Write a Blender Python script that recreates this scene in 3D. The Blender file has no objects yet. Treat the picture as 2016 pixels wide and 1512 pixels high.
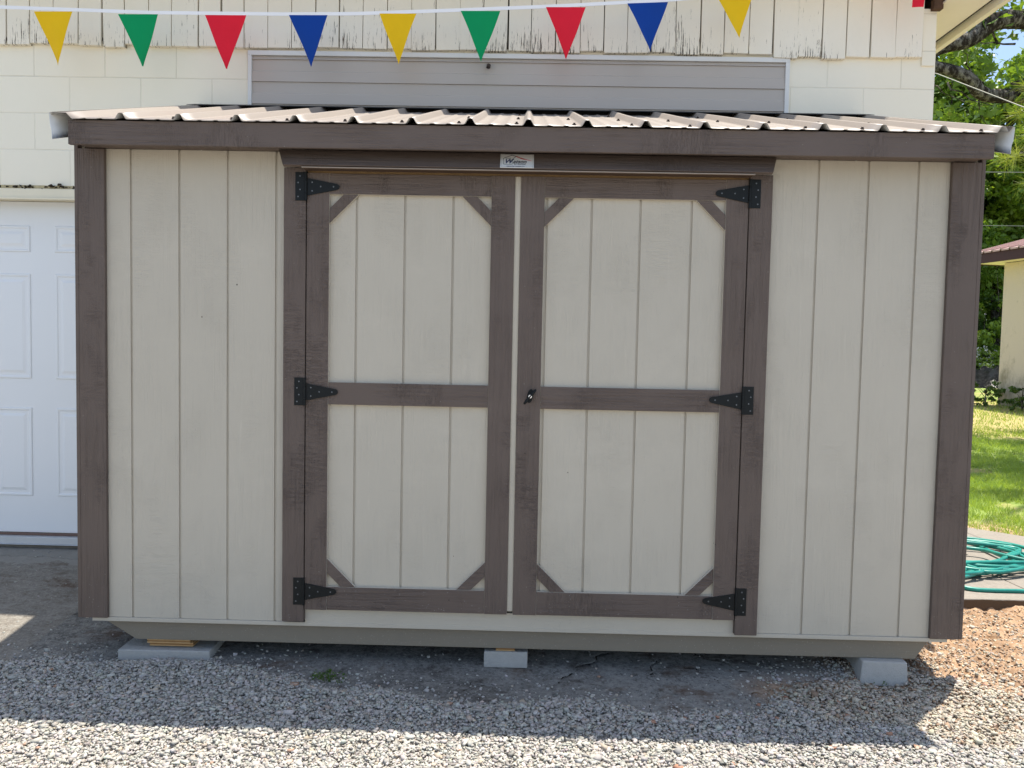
import bpy, math, random
import numpy as np
from mathutils import Vector, Matrix
random.seed(7); rng = np.random.default_rng(7)
C = bpy.context.scene.collection
S = bpy.context.scene

# ------------------------------------------------------------------ camera
cam = bpy.data.cameras.new('camera'); co = bpy.data.objects.new('camera', cam); C.objects.link(co); S.camera = co
cam.sensor_width = 36; cam.lens = 26.786; cam.clip_start = .05; cam.clip_end = 2000
right = Vector((.99967, .01631, .01986)); up = Vector((-.02065, .04977, .99855)); fwd = Vector((-.0153, .99863, -.05009))
co.matrix_world = Matrix(((right.x, up.x, -fwd.x, 1.8642), (right.y, up.y, -fwd.y, -3.1666), (right.z, up.z, -fwd.z, 1.1913), (0, 0, 0, 1)))

# ------------------------------------------------------------------ world, sun, exposure
SUN = Vector((.172, .172, 1)).normalized()
w = bpy.data.worlds.new('World'); S.world = w; w.use_nodes = True
nt = w.node_tree; N = nt.nodes; L = nt.links; N.clear()
sky = N.new('ShaderNodeTexSky'); sky.sky_type = 'NISHITA'; sky.sun_disc = False
sky.sun_elevation = math.asin(SUN.z); sky.sun_rotation = math.atan2(SUN.x, SUN.y)
sky.air_density = 1.0; sky.dust_density = 1.2
tc = N.new('ShaderNodeTexCoord'); mp = N.new('ShaderNodeMapping'); mp.inputs['Scale'].default_value = (2.2, 2.2, 5)
cn = N.new('ShaderNodeTexNoise'); cn.inputs['Scale'].default_value = 1.6; cn.inputs['Detail'].default_value = 8
cr = N.new('ShaderNodeValToRGB'); cr.color_ramp.elements[0].position = .53; cr.color_ramp.elements[1].position = .70
mx = N.new('ShaderNodeMixRGB'); mx.inputs[2].default_value = (8.5, 9.0, 9.6, 1)
bg = N.new('ShaderNodeBackground'); bg.inputs[1].default_value = .13
wo = N.new('ShaderNodeOutputWorld')
L.new(tc.outputs['Generated'], mp.inputs[0]); L.new(mp.outputs[0], cn.inputs[0]); L.new(cn.outputs[0], cr.inputs[0])
L.new(cr.outputs[0], mx.inputs[0]); L.new(sky.outputs[0], mx.inputs[1]); L.new(mx.outputs[0], bg.inputs[0]); L.new(bg.outputs[0], wo.inputs[0])
sl = bpy.data.lights.new('sun', 'SUN'); so = bpy.data.objects.new('sun', sl); C.objects.link(so)
sl.energy = 5.0; sl.angle = math.radians(.5); sl.color = (1, .93, .82)
so.location = (2, 0, 20); so.rotation_euler = SUN.to_track_quat('Z', 'Y').to_euler()
S.view_settings.view_transform = 'Standard'; S.view_settings.look = 'None'; S.view_settings.gamma = 1
S.view_settings.exposure = .78

# ------------------------------------------------------------------ helpers
def tag(o, label=None, cat=None, group=None, kind=None):
    if label: o['label'] = label
    if cat: o['category'] = cat
    if group: o['group'] = group
    if kind: o['kind'] = kind
    return o
def thing(name, label, cat, loc=(0, 0, 0), group=None):
    o = bpy.data.objects.new(name, None); C.objects.link(o); o.location = loc; o.empty_display_size = .1
    return tag(o, label, cat, group)
class MB:
    def __init__(s): s.v = []; s.f = []; s.m = []
    def add(s, vs, fs, mi=0):
        b = len(s.v); s.v += [tuple(v) for v in vs]; s.f += [tuple(b + i for i in f) for f in fs]; s.m += [mi] * len(fs); return s
    def box(s, x0, x1, y0, y1, z0, z1, mi=0):
        return s.add([(x0,y0,z0),(x1,y0,z0),(x1,y1,z0),(x0,y1,z0),(x0,y0,z1),(x1,y0,z1),(x1,y1,z1),(x0,y1,z1)],
                     [(0,3,2,1),(4,5,6,7),(0,1,5,4),(1,2,6,5),(2,3,7,6),(3,0,4,7)], mi)
    def prism(s, pts, ax, a, b, mi=0):
        """polygon pts (2D, in the two other axes in xyz order) extruded along axis ax from a to b"""
        def P(p, t):
            return (t, p[0], p[1]) if ax == 0 else (p[0], t, p[1]) if ax == 1 else (p[0], p[1], t)
        n = len(pts); vs = [P(p, a) for p in pts] + [P(p, b) for p in pts]
        area = sum(pts[i][0] * pts[(i+1) % n][1] - pts[(i+1) % n][0] * pts[i][1] for i in range(n))
        sgn = (area > 0) == (b > a)
        if ax == 1: sgn = not sgn
        lo = tuple(range(n)); hi = tuple(range(n, 2*n))
        side = [(i, (i+1) % n, n + (i+1) % n, n + i) for i in range(n)]
        if sgn: fs = [lo[::-1], hi] + side
        else: fs = [lo, hi[::-1]] + [f[::-1] for f in side]
        return s.add(vs, fs, mi)
    def tube(s, pts, r, n=8, mi=0, cap=True):
        pts = [Vector(p) for p in pts]; rs = r if hasattr(r, '__len__') else [r] * len(pts)
        vs = []; ref = Vector((0, 0, 1))
        for i, p in enumerate(pts):
            d = (pts[min(i+1, len(pts)-1)] - pts[max(i-1, 0)]).normalized()
            a = d.cross(ref)
            if a.length < .1: a = d.cross(Vector((1, 0, 0)))
            a.normalize(); b = d.cross(a)
            for k in range(n):
                t = 2 * math.pi * k / n; vs.append(p + (a * math.cos(t) + b * math.sin(t)) * rs[i])
        fs = [(i*n+k, i*n+(k+1) % n, (i+1)*n+(k+1) % n, (i+1)*n+k) for i in range(len(pts)-1) for k in range(n)]
        if cap: fs += [tuple(range(n))[::-1], tuple(range((len(pts)-1)*n, len(pts)*n))]
        return s.add(vs, fs, mi)
    def disc(s, x, y, z, r, t=.002, mi=0, n=12):
        return s.prism([(x + r*math.cos(2*math.pi*k/n), z + r*math.sin(2*math.pi*k/n)) for k in range(n)], 1, y - t, y, mi)
    def build(s, name, mats, parent=None, bevel=0, smooth=False, world=True):
        me = bpy.data.meshes.new(name); me.from_pydata(s.v, [], s.f)
        for m in (mats if isinstance(mats, (list, tuple)) else [mats]): me.materials.append(m)
        me.polygons.foreach_set('material_index', s.m)
        if smooth: me.polygons.foreach_set('use_smooth', [True] * len(s.f))
        me.update()
        o = bpy.data.objects.new(name, me); C.objects.link(o)
        if parent:
            o.parent = parent
            if world and parent.type == 'EMPTY': o.location = -Vector(parent.location)
        if bevel:
            b = o.modifiers.new('bevel', 'BEVEL'); b.width = bevel; b.segments = 2; b.limit_method = 'ANGLE'; b.angle_limit = .6
        return o
def fastmesh(name, V, F, mats, parent=None, mi=None, col=None, smooth=False):
    V = np.asarray(V, np.float32); F = np.asarray(F, np.int32); k = F.shape[1]
    me = bpy.data.meshes.new(name); me.vertices.add(len(V)); me.vertices.foreach_set('co', V.ravel())
    me.loops.add(F.size); me.loops.foreach_set('vertex_index', F.ravel())
    me.polygons.add(len(F)); me.polygons.foreach_set('loop_start', np.arange(0, F.size, k, dtype=np.int32))
    me.polygons.foreach_set('loop_total', np.full(len(F), k, np.int32))
    for m in (mats if isinstance(mats, (list, tuple)) else [mats]): me.materials.append(m)
    if mi is not None: me.polygons.foreach_set('material_index', np.asarray(mi, np.int32))
    if smooth: me.polygons.foreach_set('use_smooth', np.ones(len(F), bool))
    if col is not None:
        for cname, arr in col.items():
            if arr.ndim == 2:
                a = me.color_attributes.new(cname, 'FLOAT_COLOR', 'POINT'); a.data.foreach_set('color', np.asarray(arr, np.float32).ravel())
            else:
                a = me.attributes.new(cname, 'FLOAT', 'POINT'); a.data.foreach_set('value', np.asarray(arr, np.float32))
    me.update(calc_edges=True); me.validate()
    o = bpy.data.objects.new(name, me); C.objects.link(o)
    if parent:
        o.parent = parent
        if parent.type == 'EMPTY': o.location = -Vector(parent.location)
    return o

# ------------------------------------------------------------------ material kit
class Mat:
    def __init__(s, name):
        s.m = bpy.data.materials.new(name); s.m.use_nodes = True; s.t = s.m.node_tree
        s.n = s.t.nodes; s.l = s.t.links; s.b = s.n['Principled BSDF']; s.tc = s.n.new('ShaderNodeTexCoord')
    def co(s, scale=(1, 1, 1), loc=(0, 0, 0)):
        m = s.n.new('ShaderNodeMapping'); m.inputs['Scale'].default_value = scale; m.inputs['Location'].default_value = loc
        s.l.new(s.tc.outputs['Object'], m.inputs[0]); return m.outputs[0]
    def noise(s, vec, scale=1, detail=4, rough=.5, dist=0):
        k = s.n.new('ShaderNodeTexNoise'); k.inputs['Scale'].default_value = scale; k.inputs['Detail'].default_value = detail
        k.inputs['Roughness'].default_value = rough; k.inputs['Distortion'].default_value = dist; s.l.new(vec, k.inputs['Vector']); return k.outputs[0]
    def vor(s, vec, scale, feat='F1', out='Distance'):
        k = s.n.new('ShaderNodeTexVoronoi'); k.feature = feat; k.inputs['Scale'].default_value = scale; s.l.new(vec, k.inputs['Vector']); return k.outputs[out]
    def ramp(s, fac, stops):
        r = s.n.new('ShaderNodeValToRGB'); e = r.color_ramp.elements
        while len(e) < len(stops): e.new(.5)
        for i, (p, c) in enumerate(stops):
            e[i].position = p; e[i].color = (c, c, c, 1) if not hasattr(c, '__len__') else (*c, 1)
        s.l.new(fac, r.inputs[0]); return r.outputs[0]
    def mix(s, fac, a, b, mode='MIX'):
        m = s.n.new('ShaderNodeMixRGB'); m.blend_type = mode
        for i, v in enumerate((fac, a, b)):
            if hasattr(v, 'is_linked') or hasattr(v, 'links'): s.l.new(v, m.inputs[i])
            elif hasattr(v, '__len__'): m.inputs[i].default_value = (*v, 1)
            else: m.inputs[i].default_value = v if i == 0 else (v, v, v, 1)
        return m.outputs[0]
    def math(s, op, a, b=0):
        m = s.n.new('ShaderNodeMath'); m.operation = op
        for i, v in enumerate((a, b)):
            if hasattr(v, 'links'): s.l.new(v, m.inputs[i])
            else: m.inputs[i].default_value = v
        return m.outputs[0]
    def xyz(s, coord='Object'):
        k = s.n.new('ShaderNodeSeparateXYZ'); s.l.new(s.tc.outputs[coord], k.inputs[0]); return k.outputs
    def attr(s, name, out='Color'):
        a = s.n.new('ShaderNodeAttribute'); a.attribute_name = name; return a.outputs[out]
    def bump(s, h, strength=.5, dist=.01):
        b = s.n.new('ShaderNodeBump'); b.inputs['Strength'].default_value = strength; b.inputs['Distance'].default_value = dist
        s.l.new(h, b.inputs['Height']); prev = s.b.inputs['Normal'].links
        if prev: s.l.new(prev[0].from_socket, b.inputs['Normal'])
        s.l.new(b.outputs[0], s.b.inputs['Normal']); return s
    def col(s, c):
        if hasattr(c, 'links'): s.l.new(c, s.b.inputs['Base Color'])
        else: s.b.inputs['Base Color'].default_value = (*c, 1)
        return s
    def rough(s, r, spec=.5, metal=0):
        if hasattr(r, 'links'): s.l.new(r, s.b.inputs['Roughness'])
        else: s.b.inputs['Roughness'].default_value = r
        s.b.inputs['Specular IOR Level'].default_value = spec; s.b.inputs['Metallic'].default_value = metal; return s
def simple(name, c, r=.6, spec=.4, metal=0, var=.12, sc=8):
    m = Mat(name); n = m.noise(m.co(), sc, 5, .6)
    m.col(m.mix(n, tuple(x*(1-var) for x in c), tuple(min(1, x*(1+var)) for x in c))).rough(r, spec, metal); return m.m
def plank(name, base, dirn, emboss=.6, splat=True, smear=True):
    """painted engineered wood: embossed grain running along dirn, dust splashes near the ground"""
    m = Mat(name)
    sc = {'z': (70, 70, 3.2), 'x': (3.2, 70, 70), 'c': (26, 70, 60)}[dirn]
    g1 = m.noise(m.co(sc), 1, 6, .62, 1.4); g2 = m.noise(m.co(tuple(k*2.6 for k in sc), (3, 5, 1)), 1, 4, .6, .8)
    pres = m.ramp(m.noise(m.co((1.7, 1.7, 1.3) if dirn == 'z' else (1.3, 1.7, 1.7), (9, 2, 4)), 2.4, 3, .6), [(.38, .12), (.62, 1)])
    g = m.mix(1, m.ramp(g1, [(.33, 0), (.5, .55), (.68, 1)]), pres, 'MULTIPLY')
    big = m.noise(m.co((1, 1, .6), (4, 1, 8)), 1.6, 5, .6)
    c = m.mix(big, tuple(k*.93 for k in base), tuple(k*1.06 for k in base))
    c = m.mix(m.math('MULTIPLY', m.ramp(g1, [(.62, 0), (.74, 1)]), .10), c, tuple(min(1, k*1.6+.02) for k in base))
    if splat:
        z = m.xyz('Object')[2]
        low = m.math('MAXIMUM', m.math('SUBTRACT', 1, m.math('MULTIPLY', m.math('ADD', z, .1), 2.6)), .06)
        d = m.vor(m.co((1, 1, 1)), 95); dots = m.math('LESS_THAN', d, .17)
        sel = m.math('GREATER_THAN', m.math('ADD', m.noise(m.co((1,1,1),(2,2,2)), 26, 3, .7), m.math('MULTIPLY', low, .17)), .66)
        c = m.mix(m.math('MULTIPLY', m.math('MULTIPLY', dots, sel), .55), c, (.38, .35, .31))
    vd = m.n.new('ShaderNodeTexVoronoi'); vd.inputs['Scale'].default_value = 6.5; m.l.new(m.co((1, .02, 1), (3, 0, 2)), vd.inputs['Vector'])
    sep = m.n.new('ShaderNodeSeparateColor'); m.l.new(vd.outputs['Color'], sep.inputs[0])
    nail = m.math('MULTIPLY', m.math('LESS_THAN', vd.outputs['Distance'], .022), m.math('GREATER_THAN', sep.outputs[0], .45))
    c = m.mix(m.math('MULTIPLY', nail, .8), c, (.03, .025, .02))
    sc_ = m.ramp(m.noise(m.co((5, 1, 22) if dirn != 'x' else (14, 1, 7), (7, 1, 3)), 1, 6, .75, .6), [(.64, 0), (.72, 1)])
    lowz = m.ramp(m.xyz('Object')[2], [(.0, .5), (.35, .10)])
    c = m.mix(m.math('MULTIPLY', sc_, lowz), c, tuple(k*.62 for k in base))
    edge = m.ramp(m.noise(m.co((.8, 1, 1.4), (1, 4, 2)), 3.4, 5, .7), [(.54, 0), (.72, .30)])
    c = m.mix(edge, c, tuple(min(1, k*1.12+.008) for k in base))
    m.col(c); rg = m.mix(big, .52, .66); m.rough(rg, .35)
    m.bump(g, emboss, .0035); m.bump(g2, .25, .0012)
    crink = m.noise(m.co({'z': (10, 10, 62), 'x': (62, 10, 10), 'c': (10, 10, 50)}[dirn], (2, 2, 7)), 1, 5, .65, 2.2)
    gate = m.ramp(m.noise(m.co((2.2, 2.2, 1.1), (1, 8, 3)), 2, 3, .6), [(.50, 0), (.62, 1)])
    m.bump(m.mix(1, m.ramp(crink, [(.44, 0), (.54, 1)]), gate, 'MULTIPLY'), emboss*.8, .0022)
    return m.m
TRIM = (.130, .098, .082); SIDE = (.52, .472, .39)
M = {}
M['trim_v'] = plank('brown_trim_vertical', TRIM, 'z', 1.0)
M['trim_h'] = plank('brown_trim_horizontal', TRIM, 'x', 1.0)
M['trim_c'] = plank('brown_trim_cross_grain', TRIM, 'c', .9)
M['side'] = plank('beige_grooved_siding', SIDE, 'z', .48)
M['side_h'] = plank('beige_board', SIDE, 'x', .3)
M['skid'] = plank('taupe_skid_board', (.23, .20, .155), 'x', .3)
M['black'] = simple('black_hinge_steel', (.006, .008, .009), .5, .25, 0, .3, 60)
M['screw'] = simple('screw_metal', (.16, .17, .18), .45, .5, .5)
M['darkscrew'] = simple('dark_screw', (.05, .035, .03), .5, .5, .2)
m = Mat('brown_roof_metal'); n = m.noise(m.co((3, 1, 1)), 3, 5)
m.col(m.mix(n, (.24, .205, .175), (.285, .245, .21))).rough(.42, .5); m.bump(m.noise(m.co((1, .3, 1)), 14, 3), .12, .01); M['roof'] = m.m
M['roofback'] = simple('roof_underside_primer', (.50, .50, .48), .55)
M['ridge'] = simple('dark_ridge_metal', (.03, .028, .028), .5)
M['white_trim'] = simple('white_metal_trim', (.72, .72, .70), .45, .5, 0, .05)
M['rawwood'] = simple('raw_pine', (.52, .33, .16), .8, .2, 0, .3, 40)
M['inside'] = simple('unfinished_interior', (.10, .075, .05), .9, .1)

def paint_wall():
    m = Mat('cream_block_paint')
    k = m.n.new('ShaderNodeTexBrick'); mm = m.n.new('ShaderNodeCombineXYZ'); s_ = m.xyz()
    m.l.new(s_[0], mm.inputs[0]); m.l.new(s_[2], mm.inputs[1])
    ad = m.n.new('ShaderNodeVectorMath'); ad.inputs[1].default_value = (.145, .408 - .002 + .008, 0)
    wob = m.n.new('ShaderNodeVectorMath'); wob.operation = 'SCALE'
    wn = m.n.new('ShaderNodeTexNoise'); wn.inputs['Scale'].default_value = 9; m.l.new(m.co(), wn.inputs['Vector'])
    m.l.new(wn.outputs['Color'], wob.inputs[0]); wob.inputs['Scale'].default_value = .006
    m.l.new(mm.outputs[0], ad.inputs[0]); ad2 = m.n.new('ShaderNodeVectorMath'); m.l.new(ad.outputs[0], ad2.inputs[0]); m.l.new(wob.outputs[0], ad2.inputs[1])
    m.l.new(ad2.outputs[0], k.inputs['Vector'])
    k.inputs['Scale'].default_value = 1; k.inputs['Brick Width'].default_value = .409; k.inputs['Row Height'].default_value = .206
    k.inputs['Mortar Size'].default_value = .004; k.inputs['Mortar Smooth'].default_value = .8; k.offset = .5
    k.inputs['Color1'].default_value = (1, 1, 1, 1); k.inputs['Color2'].default_value = (.96, .96, .96, 1); k.inputs['Mortar'].default_value = (0, 0, 0, 1)
    b = k.outputs['Color']
    big = m.noise(m.co((1, 1, 1), (2, 7, 5)), 1.3, 5, .6)
    c = m.mix(big, (.88, .82, .66), (.91, .86, .73))
    c = m.mix(m.math('MULTIPLY', m.math('SUBTRACT', 1, b), m.ramp(m.noise(m.co(), 3, 3), [(.35, .05), (.65, .38)])), c, (.50, .45, .33))
    st = m.ramp(m.noise(m.co((9, 9, .7), (1, 1, 1)), 1, 6, .7), [(.66, 0), (.8, .25)])
    c = m.mix(st, c, (.52, .45, .32))
    m.col(c).rough(.6, .35)
    m.bump(b, .5, .004); m.bump(m.noise(m.co((1, 1, 1)), 110, 4, .7), .25, .003); m.bump(m.noise(m.co(), 14, 3), .2, .01)
    return m.m
M['block'] = paint_wall()
def peel():
    m = Mat('cream_weathered_boards')
    z = m.xyz()[2]
    low = m.math('MAXIMUM', m.math('SUBTRACT', 1, m.math('MULTIPLY', m.math('SUBTRACT', z, 2.83), 5.5)), 0)
    st = m.noise(m.co((170, 30, 9)), 1, 5, .7, .3); patch = m.noise(m.co((2.2, 2, 2), (5, 0, 0)), 1, 4, .6)
    f = m.math('ADD', st, m.math('ADD', m.math('MULTIPLY', low, .10), m.math('MULTIPLY', m.math('SUBTRACT', patch, .5), .45)))
    mask = m.ramp(f, [(.675, 0), (.715, 1)])
    big = m.noise(m.co((3, 3, 2)), 1.5, 5, .6)
    c = m.mix(big, (.84, .78, .64), (.90, .85, .74))
    fine = m.noise(m.co((60, 30, 40), (3, 3, 3)), 1, 6, .8)
    c = m.mix(m.ramp(fine, [(.68, 0), (.76, .5)]), c, (.35, .27, .18))
    c = m.mix(mask, c, (.10, .08, .06))
    m.col(c).rough(.7, .3); m.bump(m.math('SUBTRACT', 1, mask), .5, .002); m.bump(m.noise(m.co((60, 30, 5)), 1, 4), .3, .003)
    return m.m
M['boards'] = peel()
M['cream'] = simple('cream_trim_paint', (.80, .74, .58), .6, .3, 0, .08, 5)
M['creamsoffit'] = simple('cream_soffit', (.80, .74, .62), .7, .3, 0, .08, 3)
M['dirt_and_gap'] = simple('grime_and_gap_shade', (.05, .04, .03), .9, .1, 0, .6, 60)  # real dirt on the mortar crumbs, painted shade in the open gaps
m = Mat('grey_lap_metal'); m.col(m.mix(m.noise(m.co((.6, 1, 3)), 2, 4), (.44, .395, .35), (.50, .455, .41))).rough(.38, .5); M['lap'] = m.m
m = Mat('white_door_paint'); m.col(m.mix(m.noise(m.co(), 2, 3), (.80, .82, .84), (.84, .86, .88))).rough(.35, .5)
m.bump(m.noise(m.co((60, 60, 5)), 1, 4), .08, .002); M['doorw'] = m.m
M['alu'] = simple('aluminium_threshold', (.60, .62, .64), .4, .5, .3)
M['weather'] = simple('brown_weatherstrip', (.16, .10, .08), .7)

# ------------------------------------------------------------------ ground
def vnoise(x, y, f, seed=0):
    """value noise, numpy"""
    r = np.random.default_rng(seed).random((256, 256)); X = x*f + 100; Y = y*f + 100
    xi = np.floor(X).astype(int); yi = np.floor(Y).astype(int); fx = X - xi; fy = Y - yi
    fx = fx*fx*(3-2*fx); fy = fy*fy*(3-2*fy)
    g = lambda a, b: r[a % 256, b % 256]
    return (g(xi, yi)*(1-fx)+g(xi+1, yi)*fx)*(1-fy)+(g(xi, yi+1)*(1-fx)+g(xi+1, yi+1)*fx)*fy
def fbm(x, y, f, o=4, seed=0):
    return sum(vnoise(x, y, f*2**k, seed+k)/2**k for k in range(o))/sum(1/2**k for k in range(o))
def sstep(a, b, x):
    t = np.clip((x-a)/(b-a), 0, 1); return t*t*(3-2*t)
def baseh(x, y):
    h = np.interp(y, [-60, -8, -1, -.5, 0, .5, 1.25, 1.6], [-.6, -.34, -.235, -.217, -.202, -.145, -.062, -.062])
    rr = -.235 + .03*sstep(1.2, .2, y)  # right of the shed the soil lies lower
    rr = rr - .03*sstep(.4, 1.0, y)
    rr = np.where(y < 0, np.minimum(h, -.205), rr)
    h = h*(1-sstep(3.5, 3.95, x)) + rr*sstep(3.5, 3.95, x)
    lawn = -.235 + .37*sstep(3.5, 17, y) + .2*sstep(30, 80, y)
    k = sstep(2.2, 3.4, y)*sstep(3.9, 4.3, x) + sstep(9, 11, y)*(1-sstep(3.9, 4.3, x))
    return h*(1-k) + lawn*k
YB = ([-3, -1.2, -.33, .02, .10, .60, .85, 1.04, 1.34, 1.53, 1.83, 2.0, 2.23, 2.41, 2.62, 2.8, 3.05, 3.29, 3.6, 4.0, 8],
      [-.02, .0, -.04, .0, .0, .0, -.06, -.15, -.18, -.25, -.26, -.20, -.25, -.32, -.29, -.27, .0, .2, .1, -.15, -.3])
def gravelmask(x, y):
    yb = np.interp(x, *YB) + (fbm(x, y, 6, 3, 3)-.5)*.12
    g = sstep(yb+.05, yb-.09, y)
    bald = sstep(.60, .70, fbm(x, y, 2.2, 3, 21))*.5*sstep(2.6, 3.0, x)
    return np.clip(g - bald, 0, 1)
def soilmask(x, y):
    e = x + (fbm(x, y, 3, 3, 8)-.5)*.5
    s = sstep(3.0, 3.5, e)*sstep(-.62, -.3, y + (fbm(x, y, 4, 3, 5)-.5)*.3)
    s2 = sstep(2.85, 3.1, e)*sstep(-.45, -.3, y)*sstep(.1, -.1, y)*.9
    return np.clip(np.maximum(s, s2), 0, 1)*sstep(4.3, 4.0, y)
cracks = [[(1.96, -.24), (2.01, -.12), (2.06, 0), (2.16, .10), (2.23, .17), (2.30, .24), (2.38, .29)],
          [(2.38, .29), (2.45, .22), (2.47, .15), (2.44, .02), (2.46, -.07), (2.41, -.2), (2.36, -.3)],
          [(2.78, -.28), (2.80, -.18), (2.84, -.10), (2.92, -.06), (2.99, -.04), (3.1, .02), (3.21, .05), (3.34, .2)],
          [(2.99, -.04), (2.86, .06), (2.76, .15), (2.62, .22)], [(2.78, -.14), (2.70, -.02), (2.6, .1)],
          [(1.62, -.2), (1.7, -.08), (1.78, -.12)], [(-1.6, 1.12), (-.9, 1.13), (-.4, 1.08), (.1, 1.12)]]
def crackdist(x, y):
    x = x + (fbm(x, y, 22, 2, 31)-.5)*.05; y = y + (fbm(x, y, 22, 2, 37)-.5)*.05
    d = np.full(x.shape, 9.)
    for c in cracks:
        for (ax, ay), (bx, by) in zip(c[:-1], c[1:]):
            t = np.clip(((x-ax)*(bx-ax)+(y-ay)*(by-ay))/((bx-ax)**2+(by-ay)**2), 0, 1)
            d = np.minimum(d, np.hypot(x-ax-t*(bx-ax), y-ay-t*(by-ay)))
    return d
def height(x, y):
    h = baseh(x, y); g = gravelmask(x, y); s = soilmask(x, y)
    h = h + g*.012 + (fbm(x, y, 1.3, 3, 2)-.5)*.03*sstep(1.2, .6, y) + (fbm(x, y, 24, 3, 12)-.5)*.005
    h = h + s*((fbm(x, y, 5, 4, 14)-.5)*.06 + (fbm(x, y, 26, 4, 17)-.5)*.055*sstep(-.3, .1, y))
    return h
def nonuni(lo, a, b, hi, st, big):
    L_ = list(np.arange(a, b, st)); s = st; v = a; left = []
    while v > lo: s = min(s*big, 25); v -= s; left.append(v)
    s = st; v = L_[-1]; r_ = []
    while v < hi: s = min(s*big, 25); v += s; r_.append(v)
    return np.array(left[::-1] + L_ + r_)
gx = nonuni(-300, -1.4, 5.3, 300, .0115, 1.12); gy = nonuni(-120, -1.1, 1.28, 420, .0115, 1.12)
GX, GY = np.meshgrid(gx, gy, indexing='ij'); nx, ny = GX.shape
GZ = height(GX, GY)
cd = np.where((GX > -1.8) & (GX < 3.6) & (GY < 1.3) & (GY > -.5), crackdist(GX, GY), 9)
idx = np.arange(nx*ny).reshape(nx, ny)
F = np.stack([idx[:-1, :-1], idx[1:, :-1], idx[1:, 1:], idx[:-1, 1:]], -1).reshape(-1, 4)
grass_m = np.clip(sstep(3.3, 3.7, GY + .35*(GX-5) + (fbm(GX, GY, 3, 3, 44)-.5)*.5)*sstep(3.6, 4.3, GX) + sstep(9, 10, GY), 0, 1)
m = Mat('yard_ground')
fine = m.noise(m.co(), 60, 6, .7); mid = m.noise(m.co((1, 1, 1), (3, 1, 1)), 7, 6, .65); wide = m.noise(m.co((1, 1, 1), (8, 1, 1)), 1.5, 5, .6)
asp = m.mix(m.ramp(mid, [(.3, 0), (.7, 1)]), (.10, .097, .09), (.20, .195, .18))
rgt = m.math('MULTIPLY', m.ramp(m.math('MULTIPLY', m.xyz()[0], .25), [(.42, 0), (.60, 1)]), .8)
asp = m.mix(rgt, asp, m.mix(mid, (.17, .17, .16), (.28, .275, .255)))
asp = m.mix(m.ramp(m.noise(m.co((1, 1, 1), (1, 1, 4)), 75, 6, .85), [(.50, 0), (.60, .8)]), asp, (.32, .305, .28)); asp = m.mix(m.ramp(m.noise(m.co((1, 1, 1), (4, 1, 4)), 48, 6, .85), [(.52, 0), (.60, .75)]), asp, (.05, .045, .04))
vc = m.vor(m.co((1, 1, 1)), 140); asp = m.mix(m.math('MULTIPLY', m.math('LESS_THAN', vc, .22), .25), asp, (.32, .30, .27))
asp = m.mix(m.ramp(m.noise(m.co((1, 1.7, 1), (1, 6, 1)), 4.5, 7, .75), [(.52, 0), (.64, .75)]), asp, (.06, .05, .042))
rust = m.ramp(m.noise(m.co((1, 1.6, 1), (6, 2, 1)), 3.2, 6, .7), [(.56, 0), (.68, .8)])
asp = m.mix(m.math('MULTIPLY', m.math('LESS_THAN', m.xyz()[0], -.3), .3), asp, (.30, .26, .21)); asp = m.mix(rust, asp, (.095, .058, .038)); asp = m.mix(m.ramp(m.noise(m.co((1, 1.5, 1), (2, 9, 1)), 13, 6, .8), [(.50, 0), (.62, .65)]), asp, (.27, .26, .235))  # paving left of the shed tinted lighter: sun patch put into the colour
asp = m.mix(m.ramp(m.noise(m.co((1, 2, 1), (0, 3, 1)), 6, 7, .8), [(.60, 0), (.70, .65)]), asp, (.30, .28, .24))
crk = m.attr('crack', 'Fac')
cw = m.math('MULTIPLY', m.noise(m.co(), 9, 3), .008)
asp = m.mix(m.math('LESS_THAN', m.math('SUBTRACT', crk, cw), -.0012), asp, (.025, .022, .018))
apr = m.math('MULTIPLY', m.math('GREATER_THAN', m.math('ADD', m.xyz()[1], m.math('MULTIPLY', m.noise(m.co(), 5, 6, .7), .35)), 1.22), m.math('LESS_THAN', m.xyz()[0], 3.5))
asp = m.mix(m.math('MULTIPLY', apr, .75), asp, (.27, .26, .235))
gb = m.mix(fine, (.20, .19, .17), (.34, .32, .285))
soil = m.mix(m.ramp(mid, [(.38, 0), (.62, 1)]), (.22, .135, .08), (.40, .265, .165))
soil = m.mix(m.ramp(fine, [(.5, 0), (.75, .7)]), soil, (.50, .42, .33))
soil = m.mix(m.ramp(m.noise(m.co((1, 1, 1), (5, 5, 5)), 16, 5, .7), [(.56, 0), (.68, .8)]), soil, (.12, .072, .045))
grs = m.mix(m.ramp(mid, [(.3, 0), (.7, 1)]), (.15, .22, .045), (.24, .31, .085))
grs = m.mix(m.ramp(wide, [(.5, 0), (.68, .8)]), grs, (.36, .29, .13))
dry = m.ramp(m.math('ADD', m.math('MULTIPLY', m.xyz()[1], .1), m.math('MULTIPLY', mid, .15)), [(.0, 0), (.93, 0), (1, 1)])
grs = m.mix(m.math('MULTIPLY', m.math('LESS_THAN', m.xyz()[1], 15), m.math('MULTIPLY', dry, .8)), grs, (.42, .33, .16))
c = m.mix(m.attr('gravelm', 'Fac'), asp, gb); c = m.mix(m.attr('soilm', 'Fac'), c, soil); c = m.mix(m.attr('grassm', 'Fac'), c, grs)
m.col(c).rough(.95, .15); m.bump(fine, .6, .006); m.bump(mid, .5, .012); m.bump(m.math('MINIMUM', crk, .012), .8, .6)
ground = fastmesh('ground', np.stack([GX, GY, GZ], -1).reshape(-1, 3), F, m.m, smooth=True,
    col={'gravelm': gravelmask(GX, GY).ravel(), 'soilm': soilmask(GX, GY).ravel(), 'grassm': grass_m.ravel(), 'crack': cd.ravel()})
tag(ground, kind='structure')

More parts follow.
